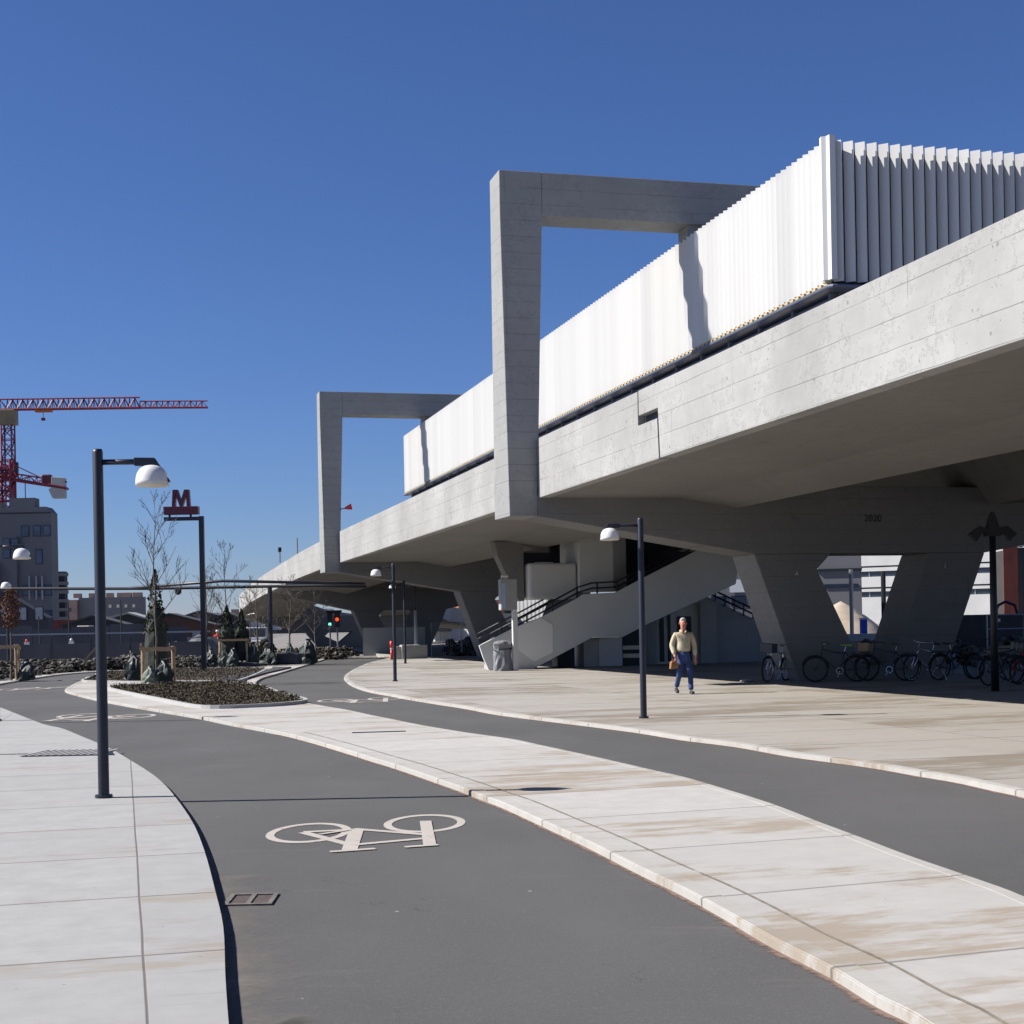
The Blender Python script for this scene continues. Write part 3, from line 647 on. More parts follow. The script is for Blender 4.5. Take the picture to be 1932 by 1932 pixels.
# ------------------------------------------------------------------ small street things
bo = thing("marker_bollard", "bright red marker post with a white band at the plaza edge", "bollard", (-6.35,78.0,-.08), 0)
q = MB(); q.tube([(0,0,0),(0,0,.62)], .07, 12); q.build("lower_tube", M['red'], bo, True)
MB().tube([(0,0,.62),(0,0,.70)], .072, 12).build("white_band", M['white_shade'], bo, True)
MB().tube([(0,0,.70),(0,0,1.05)], .085, 12).build("upper_tube", M['red'], bo, True)
MB().tube([(0,0,0),(0,0,.07)], .13, 12).build("foot", M['black'], bo, True)
cb_ = thing("concrete_block", "grey concrete barrier block at the far plaza edge", "concrete block", (-5.25,79.5,0), TH)
MB().box(-.75,.65,-.35,.35,0,.74).build("block", M['conc_smooth'], cb_, bevel=.03)
MB().box(-1.05,-.76,-.25,.3,0,.66).build("end_block", M['conc_panel'], cb_, bevel=.02)
po = thing("utility_pole", "slender pale pole rising behind the concrete block", "pole", (-5.22,80.4,0), 0)
MB().tube([(0,0,0),(0,0,2.6)], .09, 10).build("lower_sleeve", M['conc_panel'], po, True)
MB().tube([(0,0,2.6),(0,0,4.0)], .035, 8).build("upper_pole", M['navy'], po, True)
MB().lathe([(.03,0),(.09,.04),(.09,.14),(.03,.18)], (0,0,4.0), 10).build("head", M['black'], po, True)
def tlight(label, loc, hh, on, col):
    r = thing("traffic_light", label, "traffic light", loc, 0, "traffic lights under the viaduct")
    MB().tube([(0,0,-.1),(0,0,hh)], .06, 8).build("pole", M['steel'], r, True)
    MB().box(-.18,.18,-.12,.12,hh-.45,hh+.55).build("head", M['black'], r, bevel=.02)
    MB().prism([(-.34,hh+.75),(.34,hh+.75),(.30,hh+.55),(-.30,hh+.55)], -.02, .02, 'y').build("back_board", M['black'], r)
    MB().tube([(0,-.15,hh+on),(0,-.122,hh+on)], .12, 12).build("lamp_lens", emit("signal_"+col[0], col[1], 1.6), r, True)
tlight("traffic light showing green on a pale pole under the viaduct", (-13.85,113,0), 2.35, -.3, ("green", (.12,.55,.42)))
tlight("traffic light showing red under the viaduct", (-12.35,105,0), 2.25, .1, ("red", (1.,.045,.008)))

# ------------------------------------------------------------------ planters, trees
q = NT("dry_ground_cover"); pv = q.pos(); nz = q.noise(pv, 2.5, 4)
cc = q.mix(q.ramp(nz, .35, .65), (.060,.046,.033), (.045,.046,.028)); cc = q.mix(q.math('MULTIPLY', q.ramp(q.noise(pv, 14, 3), .45, .7), .6), cc, (.15,.11,.07))
M['cover'] = q.out(cc, .9, 0, .2)
M['soil'] = plain("planter_soil", (.055,.042,.032), .95, .35, 2, 0, .8, 15)
P1 = catmull([(-11.75,43.29),(-11.84,44.72),(-11.1,45.17),(-10.45,46.53),(-8.81,46.05),(-8.08,44.71),(-7.06,41.86),(-6.03,37.85),(-5.17,35.12),(-4.69,33.16),(-5.1,31.98),(-5.66,31.54),(-6.18,31.31),(-6.84,31.94),(-8.42,35.48),(-10.21,39.52)], 3, True)
P2 = catmull([(-14.51,50.28),(-15.08,52.72),(-16.01,56.99),(-16.79,61.32),(-15.99,63.01),(-15.19,65.4),(-11.86,64.3),(-10.52,62.89),(-9.46,54.57),(-8.95,48.97),(-9.06,47.6),(-11.01,48.25),(-11.94,48.11),(-13.47,49.3)], 3, True)
def inpoly(x, y, P):
    c = False; j = len(P)-1
    for i in range(len(P)):
        if (P[i][1] > y) != (P[j][1] > y) and x < (P[j][0]-P[i][0])*(y-P[i][1])/(P[j][1]-P[i][1])+P[i][0]: c = not c
        j = i
    return c
def planter(P, label, clabel, n, seed):
    r = thing("planter_bed", label, "planter", (0,0,0))
    MB().prism(P, -.02, .035).build("soil", M['soil'], r)
    c = P + [P[0]]; a = offs(c, .0); b = offs(c, .09)
    area = sum(P[i][0]*P[(i+1)%len(P)][1]-P[(i+1)%len(P)][0]*P[i][1] for i in range(len(P)))
    if area > 0: b = offs(c, -.09)
    rings = [[(a[i][0],a[i][1],-.02),(a[i][0],a[i][1],.075),(b[i][0],b[i][1],.075),(b[i][0],b[i][1],-.02)] for i in range(len(c))]
    MB().loft(rings, False).build("rim", M['conc_smooth'], r)
    rg = random.Random(seed); xs = [p[0] for p in P]; ys = [p[1] for p in P]; m = MB(); k = 0
    while k < n:
        x, y = rg.uniform(min(xs), max(xs)), rg.uniform(min(ys), max(ys))
        if not inpoly(x, y, P): continue
        k += 1; z = rg.uniform(.03,.11)+.04*math.sin(x*3)*math.sin(y*2.3); s = rg.uniform(.012,.038)
        a1 = Vector((rg.gauss(0,1),rg.gauss(0,1),rg.gauss(0,.6))).normalized()*s; a2 = a1.cross(Vector((rg.gauss(0,1),rg.gauss(0,1),rg.gauss(0,1)))).normalized()*s*.6
        p = Vector((x,y,z)); m.add([p-a1,p+a2,p+a1,p-a2], [(0,1,2,3)])
    tag(m.build("ground_cover", M['cover']), clabel, "ground cover", None, "stuff")
planter(P1, "pale rimmed planter bed between the two asphalt lanes, in front of the staked tree", "brown dry ground cover filling the nearer planter", 24000, 1)
planter(P2, "planter bed behind the staked tree", "green brown ground cover in the planter behind", 14000, 2)
MB().prism([(-8.85,48.6),(-9.6,48.3),(-10.2,52),(-9.9,58),(-10.1,62.6),(-10.5,64.8),(-9.55,64),(-9.3,56)], -.02, .06).build("planter_edge", plain("dark_edging", (.05,.05,.055), .9, .2, 3))["kind"] = "structure"

def branch(m, p, d, L, r, depth, rg, spread=.5, up=.25, kids=(3,5)):
    pts = [p]; q_ = Vector(p); dd = Vector(d).normalized(); n = 5 if depth > 1 else 4
    for i in range(n):
        dd = (dd + Vector((rg.gauss(0,.09),rg.gauss(0,.09),rg.gauss(0,.05)+up*.12))).normalized(); q_ = q_ + dd*(L/n); pts.append(tuple(q_))
    m.tube(pts, r, 5 if depth > 1 else 3, r*.35)
    if depth <= 0: return
    for k in range(rg.randint(*kids) + (2 if depth > 1 else 0)):
        f = rg.uniform(.25,.98); i = min(int(f*n), n-1); b = Vector(pts[i]).lerp(Vector(pts[i+1]), f*n-i)
        a = rg.uniform(0, 2*math.pi); side = dd.orthogonal().normalized(); side.rotate(Matrix.Rotation(a, 3, dd))
        nd = (dd*(1-spread*.4) + side*spread*1.3 + Vector((0,0,up))).normalized()
        branch(m, tuple(b), nd, L*rg.uniform(.34,.56)*(1.1-.35*f), max(r*.42, .0085), depth-1, rg, spread, up, kids)
def bare_tree(label, loc, h, r, seed, depth=3, start=.32, n=17, spread=.55, grp="young bare trees by the building site"):
    rg = random.Random(seed); t = thing("bare_tree", label, "tree", loc, 0, grp)
    m = MB(); pts = [(0,0,0)]; x = y = 0
    for i in range(1, 9): x += rg.gauss(0,.03); y += rg.gauss(0,.03); pts.append((x,y,h*i/8))
    m.tube(pts, [r*(1-.9*i/8) for i in range(9)], 7); m.build("trunk", M['bark'], t, True)
    c = MB()
    for k in range(n):
        f = start + (1-start)*(k+rg.random())/n*.95; i = min(int(f*8), 7); b = Vector(pts[i]).lerp(Vector(pts[i+1]), f*8-i)
        a = k*2.4+rg.uniform(-.4,.4); e = .55+.4*f
        d = Vector((math.cos(a)*spread*1.5, math.sin(a)*spread*1.5, e))
        branch(c, tuple(b), d, h*.34*(1.12-f)+.3, max(.024*(1.1-f), .010), depth-1, rg, .5, .3, (2,4))
    c.build("crown", M['bark'], t)
    return t
bare_tree("bare young tree held by a timber stake frame at the nearer planter", (-11.15,46.6,0), 5.8, .045, 11, 3, .30, 15, .45)
bare_tree("slim bare tree just right of the metro sign", (-13.6,70.8,0), 5.7, .05, 12, 3, .3, 16, .45)
bare_tree("bare tree with many fine upright twigs left of the wrapped shrub", (-14.9,72.5,0), 4.6, .05, 13, 3, .3, 18, .35)
bare_tree("bare bushy tree in front of the white tail of the viaduct", (-12.6,73.5,0), 4.0, .06, 14, 3, .25, 20, .8)
bare_tree("wide bare tree beside the overhead pipe post", (-11.4,76,0), 4.3, .06, 15, 3, .3, 20, .8)
bare_tree("rightmost bare tree, in front of the dark viaduct soffit", (-10.3,78,0), 3.7, .05, 16, 3, .3, 16, .7)
bare_tree("thin bare tree behind the watering bags", (-13.9,79,0), 4.2, .04, 17, 3, .3, 12, .5)

q = NT("rust_leaves"); cc = q.mix(q.noise(q.pos(), 5, 2), (.16,.065,.035), (.09,.05,.035)); M['rustleaf'] = q.out(cc, .8, 0, .2)
q = NT("evergreen_leaves"); cc = q.mix(q.ramp(q.noise(q.pos(), 4, 3), .35, .65), (.012,.020,.012), (.035,.045,.022)); M['everleaf'] = q.out(cc, .8, 0, .2)
def leafy(label, loc, h, trunk_h, w, mat, n, seed, name, leaf=.07, cone=False, grp=None):
    rg = random.Random(seed); t = thing(name, label, "tree", loc, 0, grp)
    MB().tube([(0,0,0),(.02,0,trunk_h*.6),(0,.02,h*.9)], .05, 6, .015).build("trunk", M['bark'] if not cone else M['bark'], t)
    m = MB()
    for k in range(n):
        f = rg.random(); a = rg.uniform(0,2*math.pi)
        prof = (1-f)**.75 if cone else math.sin(math.pi*min(1,f*.9+.1))**.6
        rr = w*prof*math.sqrt(rg.random())*(1+.25*math.sin(a*3+f*11)); z = trunk_h+(h-trunk_h)*f
        p = Vector((rr*math.cos(a), rr*math.sin(a), z)); s = leaf*rg.uniform(.5,1.3)
        a1 = Vector((rg.gauss(0,1),rg.gauss(0,1),rg.gauss(0,1))).normalized()*s; a2 = a1.cross(Vector((rg.gauss(0,1),rg.gauss(0,1),rg.gauss(0,1)))).normalized()*s*.5
        m.add([p-a1,p+a2,p+a1,p-a2], [(0,1,2,3)])
    m.build("crown", mat, t)
leafy("small tree holding rust brown leaves at the left edge", (-18.25,54.0,0), 3.35, 1.9, .42, M['rustleaf'], 1100, 5, "rust_leaf_tree", .06)
def wrapped(label, loc, h, w, seed, w2=None, name="wrapped_shrub"):
    rg = random.Random(seed); t = thing(name, label, "wrapped tree", loc, 0, "evergreens bound in dark netting"); rings = []
    for k in range(9):
        f = k/8; ww = w*(1-.40*f**1.5) if k < 8 else w*.2
        rings.append([((ww+rg.uniform(-.03,.03))*math.cos(2*math.pi*i/12), (ww+rg.uniform(-.03,.03))*math.sin(2*math.pi*i/12)*.8, .25+h*.75*f) for i in range(12)])
    MB().loft(rings).build("netting", plain("dark_netting", (.030,.036,.027), .85, .35, 3, 0, .8, 25), t)
    m = MB()
    for k in range(600):
        f = rg.random()**1.4; a = rg.uniform(0,6.28); rr = w*.85*(1-f)**.7*rg.uniform(.75,1.2); p = Vector((rr*math.cos(a), rr*math.sin(a)*.8, h*.52+f*h*.68)); s = rg.uniform(.03,.10)
        a1 = Vector((rg.gauss(0,.5),rg.gauss(0,.5),1)).normalized()*s; a2 = a1.cross(Vector((rg.gauss(0,1),rg.gauss(0,1),0))).normalized()*s*.5; m.add([p-a1,p+a2,p+a1,p-a2], [(0,1,2,3)])
    m.build("crown", M['everleaf'], t); MB().tube([(0,0,-.02),(0,0,h*.9)], .06, 6).build("trunk", M['bark'], t)
wrapped("tall evergreen bound in dark netting behind the stake frame", (-13.1,54.6,0), 3.3, .46, 21)
wrapped("left evergreen of the bound pair right of the metro sign", (-13.25,69.0,0), 2.35, .42, 22)
wrapped("right evergreen of the bound pair right of the metro sign", (-12.65,69.4,0), 2.2, .40, 23)
def stakes(label, loc, w=1.0, h=1.2):
    t = thing("tree_stake_frame", label, "tree support", loc, R(12), "timber frames holding young trees")
    for x in (-.5,.5):
        for y in (-.4,.4): MB().tube([(x*w,y,-.02),(x*w*.96,y,h)], .05, 8).build("stake", M['wood'], t)
    MB().box(-.58*w,.58*w,-.47,-.43,h-.12,h-.02).build("rail", M['wood'], t)
    MB().box(-.58*w,.58*w,.43,.47,h-.16,h-.06).build("rail", M['wood'], t)
    MB().box(-.55*w-.02,-.55*w+.02,-.55,.5,h-.01,h+.09).build("rail", M['wood'], t)
    MB().box(.55*w-.02,.55*w+.02,-.5,.5,h-.2,h-.1).build("rail", M['wood'], t)
stakes("timber stake frame round the bare tree at the nearer planter", (-11.15,46.7,0), .95, 1.2)
stakes("timber stake frame at the left edge under the rust leaved tree", (-18.6,54.2,0), 1.0, 1.3)
stakes("timber stake frame standing between the watering bags", (-13.0,69.1,0), 1.25, 1.3)
def bag(label, loc, seed, w=.32, h=.75, mat='green_bag'):
    rg = random.Random(seed); t = thing("watering_bag", label, "watering bag", loc, rg.uniform(-1,1), "slumped watering bags at tree feet"); rings = []
    for k, (f, ww) in enumerate([(0,.95),(.1,1.05),(.25,.97),(.42,.98),(.6,.78),(.74,.6),(.86,.36),(.95,.22),(1.,.36)]):
        rings.append([(w*ww*(1+rg.uniform(-.26,.20))*math.cos(2*math.pi*i/14)+.16*f*w, w*.7*ww*(1+rg.uniform(-.26,.2))*math.sin(2*math.pi*i/14), h*f+rg.uniform(-.03,.03)) for i in range(14)])
    MB().loft(rings).build("sack", M[mat], t)
    MB().tube([(.02,-w*.3,h*.92),(.12,-w*.5,h*.8),(.1,-w*.62,h*.5)], .03, 5, .01).build("strap", M['conc_panel'], t)
M['pale_green'] = plain("pale_green_sheet", (.09,.11,.08), .6, .25, 4)
for i, (lb, x, y, w, h, mt) in enumerate([
    ("dark green watering bag at the foot of the staked tree", -10.85,46.0,.33,.80,'green_bag'),
    ("pale green watering bag beside the dark one at the staked tree", -11.25,45.9,.24,.62,'pale_green'),
    ("dark bag left of the stake frame", -12.7,49.6,.30,.95,'green_bag'),
    ("dark bag at the left edge next to the stake frame", -17.7,54.0,.42,.75,'green_bag'),
    ("pale torn bag at the very left edge", -18.9,53.6,.35,.8,'pale_green'),
    ("leftmost dark bag right of the metro sign", -13.95,68.6,.30,.85,'green_bag'),
    ("pale green bag in the middle of the group right of the metro sign", -13.3,68.2,.22,.78,'pale_green'),
    ("dark bag under the bound evergreen pair", -12.85,68.0,.30,.85,'green_bag'),
    ("tall dark bag right of the bound evergreen pair", -12.1,69.0,.30,1.1,'green_bag'),
    ("green slumped bag at the left end of the shrub row", -11.6,70.5,.55,.85,'green_bag'),
    ("pale bag in the middle of the shrub row", -10.7,71.0,.32,1.0,'pale_green'),
    ("large dark green bag at the right end of the shrub row", -9.95,72.0,.50,1.2,'green_bag')]): bag(lb, (x,y,0), 40+i, w, h, mt)
bx = tag(MB().prism([(-11.3,-.0),(-10.1,0),(-10.15,.5),(-10.6,.62),(-11.2,.55)], 70.6, 71.4, 'y').build("soil_sack", plain("dark_sack", (.03,.032,.045), .7, .3, 3), bevel=.06), "big dark sack lying in the shrub row", "sack")
tag(MB().prism([(-13.0,-.0),(-11.6,0),(-11.75,.16),(-12.6,.22)], 68.0, 68.7, 'y').build("soil_sack", plain("dark_sack_flat", (.03,.03,.04), .7, .3, 3), bevel=.04), "flat dark sack in front of the bound evergreens", "sack")

# rubble along the site edge
def rocks(name, label, spots, mat, seed, cat="rubble"):
    rg = random.Random(seed); m = MB()
    ico = [(-.53,0,.85),(.53,0,.85),(-.53,0,-.85),(.53,0,-.85),(0,.85,.53),(0,.85,-.53),(0,-.85,.53),(0,-.85,-.53),(.85,.53,0),(-.85,.53,0),(.85,-.53,0),(-.85,-.53,0)]
    fc = [(0,4,1),(0,9,4),(9,5,4),(4,5,8),(4,8,1),(8,10,1),(8,3,10),(5,3,8),(5,2,3),(2,7,3),(7,10,3),(7,6,10),(7,11,6),(11,0,6),(0,1,6),(6,1,10),(9,0,11),(9,11,2),(9,2,5),(7,2,11)]
    for (x0,x1,y0,y1,n,smin,smax,hh) in spots:
        for k in range(n):
            x, y = rg.uniform(x0,x1), rg.uniform(y0,y1); s = rg.uniform(smin,smax); z = rg.random()**2*hh + s*.3
            m.add([(x+a*s*rg.uniform(.6,1.3), y+b*s*rg.uniform(.6,1.3), z+c*s*rg.uniform(.4,.9)) for a,b,c in ico], fc)
    return tag(m.build(name, mat), label, cat, None, "stuff")
q = NT("rubble_mix"); cc = q.mix(q.ramp(q.noise(q.pos(), 3.2, 4), .46, .66), (.025,.023,.020), (.19,.175,.15)); M['rubble'] = q.out(cc, .95, 0, .2)
rocks("rubble", "broken concrete and earth rubble along the far kerb", [(-22,-18.9,54,64,420,.03,.16,.25),(-24,-18.7,64,70,900,.03,.2,.42),(-18.6,-16.6,66.8,72,700,.03,.19,.5),(-16.8,-13.8,68,74,500,.03,.15,.42),(-21.5,-19.2,64.5,66,30,.15,.34,.3)], M['rubble'], 8)
rocks("rubble", "grey spoil heap behind the shrub row", [(-13.5,-9.6,82,92,700,.03,.2,.5),(-24,-16,90,100,160,.2,.5,.8)], M['rubble'], 9)
rocks("rubble", "building rubble lying between the piers under the viaduct", [(-4,3,84,95,260,.1,.4,.8),(14,30,50,60,200,.1,.35,.7)], M['rubble'], 10)
pk = MB().box(-.03,.03,-.09,.09,0,2.0).build("timber_plank", M['wood']); pk.location = (-19.6,66.6,.0); pk.rotation_euler = (0,R(42),0); tag(pk, "timber plank leaning out of the rubble left of the near lamp", "plank")
pk = MB().box(-.03,.03,-.08,.08,0,2.4).build("timber_plank", M['wood']); pk.location = (-17.3,69.6,1.6); pk.rotation_euler = (0,R(56),R(-8)); tag(pk, "timber plank sticking up against the hoarding behind the near lamp", "plank"); pk.scale = (1,1,.45)
hp = thing("gravel_heap", "pale heap under sheeting behind the stake frame", "heap", (-16.6,79,0), 0)
rings = [[(r0*math.cos(2*math.pi*i/14)*(1+.12*math.sin(i*2.3)), r0*math.sin(2*math.pi*i/14), z) for i in range(14)] for r0, z in ((1.9,0),(1.5,.45),(1.0,.85),(.55,1.25),(.12,1.5))]
MB().loft(rings).build("sheeting", plain('dusty_sheeting', (.10,.105,.11), .7, .3, 2), hp)

# hoarding and site fence on the left
hf = thing("site_hoarding", "dark grey site hoarding behind the rubble on the left", "hoarding", (0,0,0))
M['hoard'] = plain("dark_hoarding", (.055,.06,.075), .7, .2, .6)
for i in range(11):
    x = -38 + i*2.02
    MB().box(x, x+1.98, 76.0+i*.12, 76.06+i*.12, -.1, 1.15).build("board_panel", M['hoard'], hf)
    MB().box(x-.03, x+.03, 76.07+i*.12, 76.15+i*.12, -.1, 1.45).build("post", M['navy'], hf)
MB().box(-38,-16,78.6,78.7,1.62,1.70).build("top_rail", M['steel'], hf)
h2 = thing("site_hoarding", "second row of taller dark panels beyond the near hoarding", "hoarding", (0,0,0))
for i in range(10): MB().box(-46+i*2.5, -43.55+i*2.5, 96, 96.08, -.1, 2.0+.12*(i%3)).build("board_panel", M['hoard'], h2)
h3 = thing("site_hoarding", "grey site fence between the bare trees and the pier", "hoarding", (0,0,0))
for i in range(3): MB().box(-24.2+i*1.6, -22.65+i*1.6, 99-i*.1, 99.05-i*.1, -.1, 1.3).build("board_panel", M['conc_smooth'], h3)

# ------------------------------------------------------------------ buildings far left
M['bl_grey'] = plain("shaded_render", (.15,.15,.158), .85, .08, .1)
M['bl_dark'] = plain("dark_cladding", (.042,.044,.055), .8, .15, .2)
M['bl_brick'] = plain("brick_wall", (.17,.10,.075), .9, .15, .5)
M['bl_pink'] = plain("pale_brick", (.35,.24,.19), .9, .15, .5)
M['roofd'] = plain("dark_roof", (.05,.05,.055), .9, .15, .3)
M['glass_s'] = plain('sky_lit_glass', (.06,.085,.13), .15, .5, .5)
def windows(parent, xs, zs, y, w, h, mat='glass', frame=True):
    for x in xs:
        for z in zs:
            f = MB().box(x, x+w, y-.06, y-.003, z, z+h).build("window", M['bl_dark'] if frame else M[mat], parent)
            if frame: MB().box(x+.07, x+w-.07, y-.085, y-.062, z+.07, z+h-.07).build("pane", M[mat], f)
b = thing("apartment_building", "tall grey shaded building at the left edge under the crane", "building", (0,0,0))
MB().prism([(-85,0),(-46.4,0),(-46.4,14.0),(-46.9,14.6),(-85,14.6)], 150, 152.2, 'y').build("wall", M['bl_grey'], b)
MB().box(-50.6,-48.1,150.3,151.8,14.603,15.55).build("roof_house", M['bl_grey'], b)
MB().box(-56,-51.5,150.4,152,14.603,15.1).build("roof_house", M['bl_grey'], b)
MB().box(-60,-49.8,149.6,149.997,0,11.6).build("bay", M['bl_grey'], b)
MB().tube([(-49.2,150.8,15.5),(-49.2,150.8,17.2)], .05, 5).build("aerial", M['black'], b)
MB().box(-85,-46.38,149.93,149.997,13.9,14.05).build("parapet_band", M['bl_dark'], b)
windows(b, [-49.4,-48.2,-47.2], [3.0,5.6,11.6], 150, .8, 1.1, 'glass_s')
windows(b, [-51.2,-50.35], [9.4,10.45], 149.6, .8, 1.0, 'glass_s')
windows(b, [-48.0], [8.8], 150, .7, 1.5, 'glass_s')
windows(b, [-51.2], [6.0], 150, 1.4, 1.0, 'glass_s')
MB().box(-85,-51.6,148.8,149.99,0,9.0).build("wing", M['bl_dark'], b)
for x in (-48.6,-47.9,-47.3): MB().tube([(x,149.7,5.2),(x,149.7,7.6)], .09, 6).build("flue", M['steel'], b)
b = thing("balcony_tower", "far apartment tower with stacked balconies behind the grey building", "building", (0,0,0))
MB().box(-76,-66.2,220,221.5,0,11.0).build("wall", M['bl_dark'], b)
MB().box(-71.8,-69.6,220.2,221.4,11.003,12.2).build("roof_house", M['bl_dark'], b)
for k in range(8): MB().box(-76,-65.6,218.9,219.99,1.2+k*1.3,1.65+k*1.3).build("balcony", M['bl_grey'], b)
b = thing("works_building", "dark works building with green doors below the grey building", "building", (0,0,0))
MB().prism([(-60,0),(-36.9,0),(-36.9,3.0),(-40.5,5.2),(-60,6.2)], 118, 119.5, 'y').build("wall", M['bl_dark'], b)
MB().box(-52,-42.6,117.5,117.99,0,4.9).build("brick_front", M['bl_grey'], b)
MB().box(-49.5,-47,117.3,117.49,.2,4.0).build("door", M['glass'], b)
windows(b, [-40.6,-39.2,-37.9], [2.8], 117.98, .7, 1.1, 'steel')
b = thing("red_shed", "dull red shed wall right of the works building", "building", (0,0,0))
MB().box(-41.5,-37.7,130,131,0,2.9).build("wall", M['rusty'], b)
MB().box(-37.6,-35.9,130.2,131.2,0,2.3).build("annex", M['bl_dark'], b)
b = thing("long_brick_building", "long low brick building with roof boxes on the skyline left of the metro sign", "building", (0,0,0))
MB().box(-91.5,-87.6,299,301,0,8.6).build("wall", M['bl_pink'], b)
MB().box(-87.5,-74.4,300,302,0,9.0).build("wall", M['bl_grey'], b)
windows(b, [-90.6,-89.4], [6.2], 299, .7, .8, 'glass', False)
windows(b, [-83+i*1.6 for i in range(5)], [6.9], 300, .5, .6, 'cream', False)
for x, w in ((-88.6,1.4),(-85.5,1.0),(-82,1.3),(-79.8,2.8),(-76.6,1.7)): MB().box(x,x+w,300.2,301.6,9.003 if x > -87.5 else 9.0,9.9).build("roof_box", M['bl_pink'], b)
b = thing("site_office", "pitched roof site office with bright posters in front of the brick building", "building", (0,0,0))
MB().prism([(-39.3,0),(-35.3,0),(-35.3,3.0),(-36.9,3.5),(-39.3,2.95)], 143, 145, 'y').build("wall", M['bl_dark'], b)
MB().prism([(-39.7,2.85),(-39.7,3.0),(-36.9,3.68),(-35.0,3.1),(-35.0,2.95),(-36.9,3.52)], 142.3, 145.5, 'y').build("roof", M['conc_smooth'], b)
for i in range(5): MB().box(-38.5+i*.24,-38.3+i*.24,142.9,142.99,1.5+.2*(i%2),2.7).build("poster", [M['red'],M['white'],M['orange'],M['white'],M['cream']][i], b)
for i in range(4): MB().box(-36.9+i*.36,-36.7+i*.36,142.9,142.99,2.0,2.4).build("window", M['white'], b)
b = thing("low_hall", "low dark hall with shallow roof behind the metro sign", "building", (0,0,0))
MB().box(-43,-33.8,185,187,0,2.9).build("wall", M['bl_dark'], b)
MB().prism([(-43.6,2.9),(-39,4.3),(-33.2,2.9)], 184.5,187.5,'y').build("roof", M['roofd'], b)
windows(b, [-42.5+i*1.1 for i in range(8)], [1.3], 185, .6, 1.2, 'bl_grey', False)
rg = random.Random(4)
for i in range(10):
    x = -135 + i*6.5; 
    o = tag(MB().box(x, x+rg.uniform(2.5,5), 590+i*7, 600+i*7, 2, rg.uniform(8,11.5)).build("distant_house", M['white'] if i % 3 else M['bl_pink']), "tiny white house on the skyline among the bare trees", "house", "distant white houses on the skyline")
tag(MB().prism([(-400,-1),(-230,9),(-150,8),(-110,10),(-70,14),(-20,15),(40,10),(200,8),(400,-1)], 900, 960, 'y').build("hills", plain("far_wood", (.03,.04,.04), .95, .3, .02)), kind="structure")

# ------------------------------------------------------------------ cranes
def lattice(m, a, b, w, h, n, r=.09, tri=False):
    a, b = Vector(a), Vector(b); d = (b-a)/n; ax = d.normalized(); sx = Vector((0,1,0)) if abs(ax.y) < .9 else Vector((1,0,0)); up = ax.cross(sx).normalized()
    if up.z < 0 and abs(ax.z) < .5: up = -up
    if tri: cs = [sx*w/2, -sx*w/2, up*h]
    else: cs = [sx*w/2+up*h/2, sx*w/2-up*h/2, -sx*w/2-up*h/2, -sx*w/2+up*h/2]
    for c in cs: m.tube([a+c, b+c], r*1.25, 4)
    for i in range(n):
        p = a+d*i
        for j in range(len(cs)):
            c0, c1 = cs[j], cs[(j+1) % len(cs)]
            m.tube([p+c0, p+d+c1] if (i+j) % 2 else [p+c1, p+d+c0], r*.8, 3, None, False)
            m.tube([p+c0, p+c1], r*.7, 3, None, False)
cr = thing("tower_crane", "red tower crane with long lattice jib reaching right at the left edge", "crane", (0,0,0))
zb = 39.7
m = MB(); lattice(m, (-84.3,250,0), (-84.3,250,zb-1.6), 1.7, 1.7, 22, .12); m.build("mast", M['cr_red'], cr)
m = MB(); lattice(m, (-84.3,250,zb), (-62.0,250,zb-.1), 1.3, 1.75, 26, .10, True); lattice(m, (-62.0,250,zb-.1), (-50.6,250,zb-.25), 1.0, 1.1, 12, .085, True); m.build("jib", M['cr_red'], cr)
m = MB(); lattice(m, (-100,250,zb), (-84.3,250,zb), 1.3, 1.75, 12, .10, True); m.build("counter_jib", M['cr_red'], cr)
MB().box(-85.5,-82.8,249,251,zb-2.6,zb-.1).build("cab", M['cr_yel'], cr, bevel=.1)
MB().box(-83.4,-82.4,248.8,249.4,zb-11.5,zb-9).build("platform_box", M['black'], cr)
MB().box(-79.6,-76.8,249.6,250.4,zb-.55,zb-.1).build("trolley", M['orange'], cr)
MB().tube([(-78.3,250,zb-.5),(-78.3,250,zb-1.6)], .05, 5).build("hoist_rope", M['black'], cr)
MB().box(-78.6,-78.0,249.8,250.2,zb-1.95,zb-1.5).build("hook_block", M['rusty'], cr)
cr = thing("tower_crane", "second dark red crane below, with a pale counterweight at its short arm", "crane", (0,0,0))
m = MB(); lattice(m, (-79.7,235,0), (-79.7,235,29.5), 2.0, 2.0, 18, .16); m.build("mast", M['cr_red'], cr)
m = MB(); lattice(m, (-79.7,235,26.6), (-70.2,235,24.9), 1.4, .9, 8, .10, True); m.build("counter_jib", M['cr_red'], cr)
MB().prism([(-80,26.9),(-70.0,24.9),(-70.0,24.55),(-80,26.3)], 234.2, 235.8, 'y').build("deck", M['cr_red'], cr)
m = MB(); lattice(m, (-96,235,29.0), (-79.7,235,26.8), 1.4, 1.4, 10, .1, True); m.build("jib", M['cr_red'], cr)
m = MB(); m.tube([(-79.7,235,29.3),(-73.5,235,26.2)], .08, 4); m.build("tie_bar", M['cr_red'], cr)
MB().box(-74.0,-72.4,234.5,235.5,25.5,27.0).build("winch", M['maroon'], cr, bevel=.2)
MB().prism([(-72.3,26.6),(-70.3,26.4),(-70.3,23.2),(-72.2,23.2),(-72.8,24.6),(-72.3,24.9)], 234.3, 235.7, 'y').build("counterweight", M['conc_panel'], cr, bevel=.05)

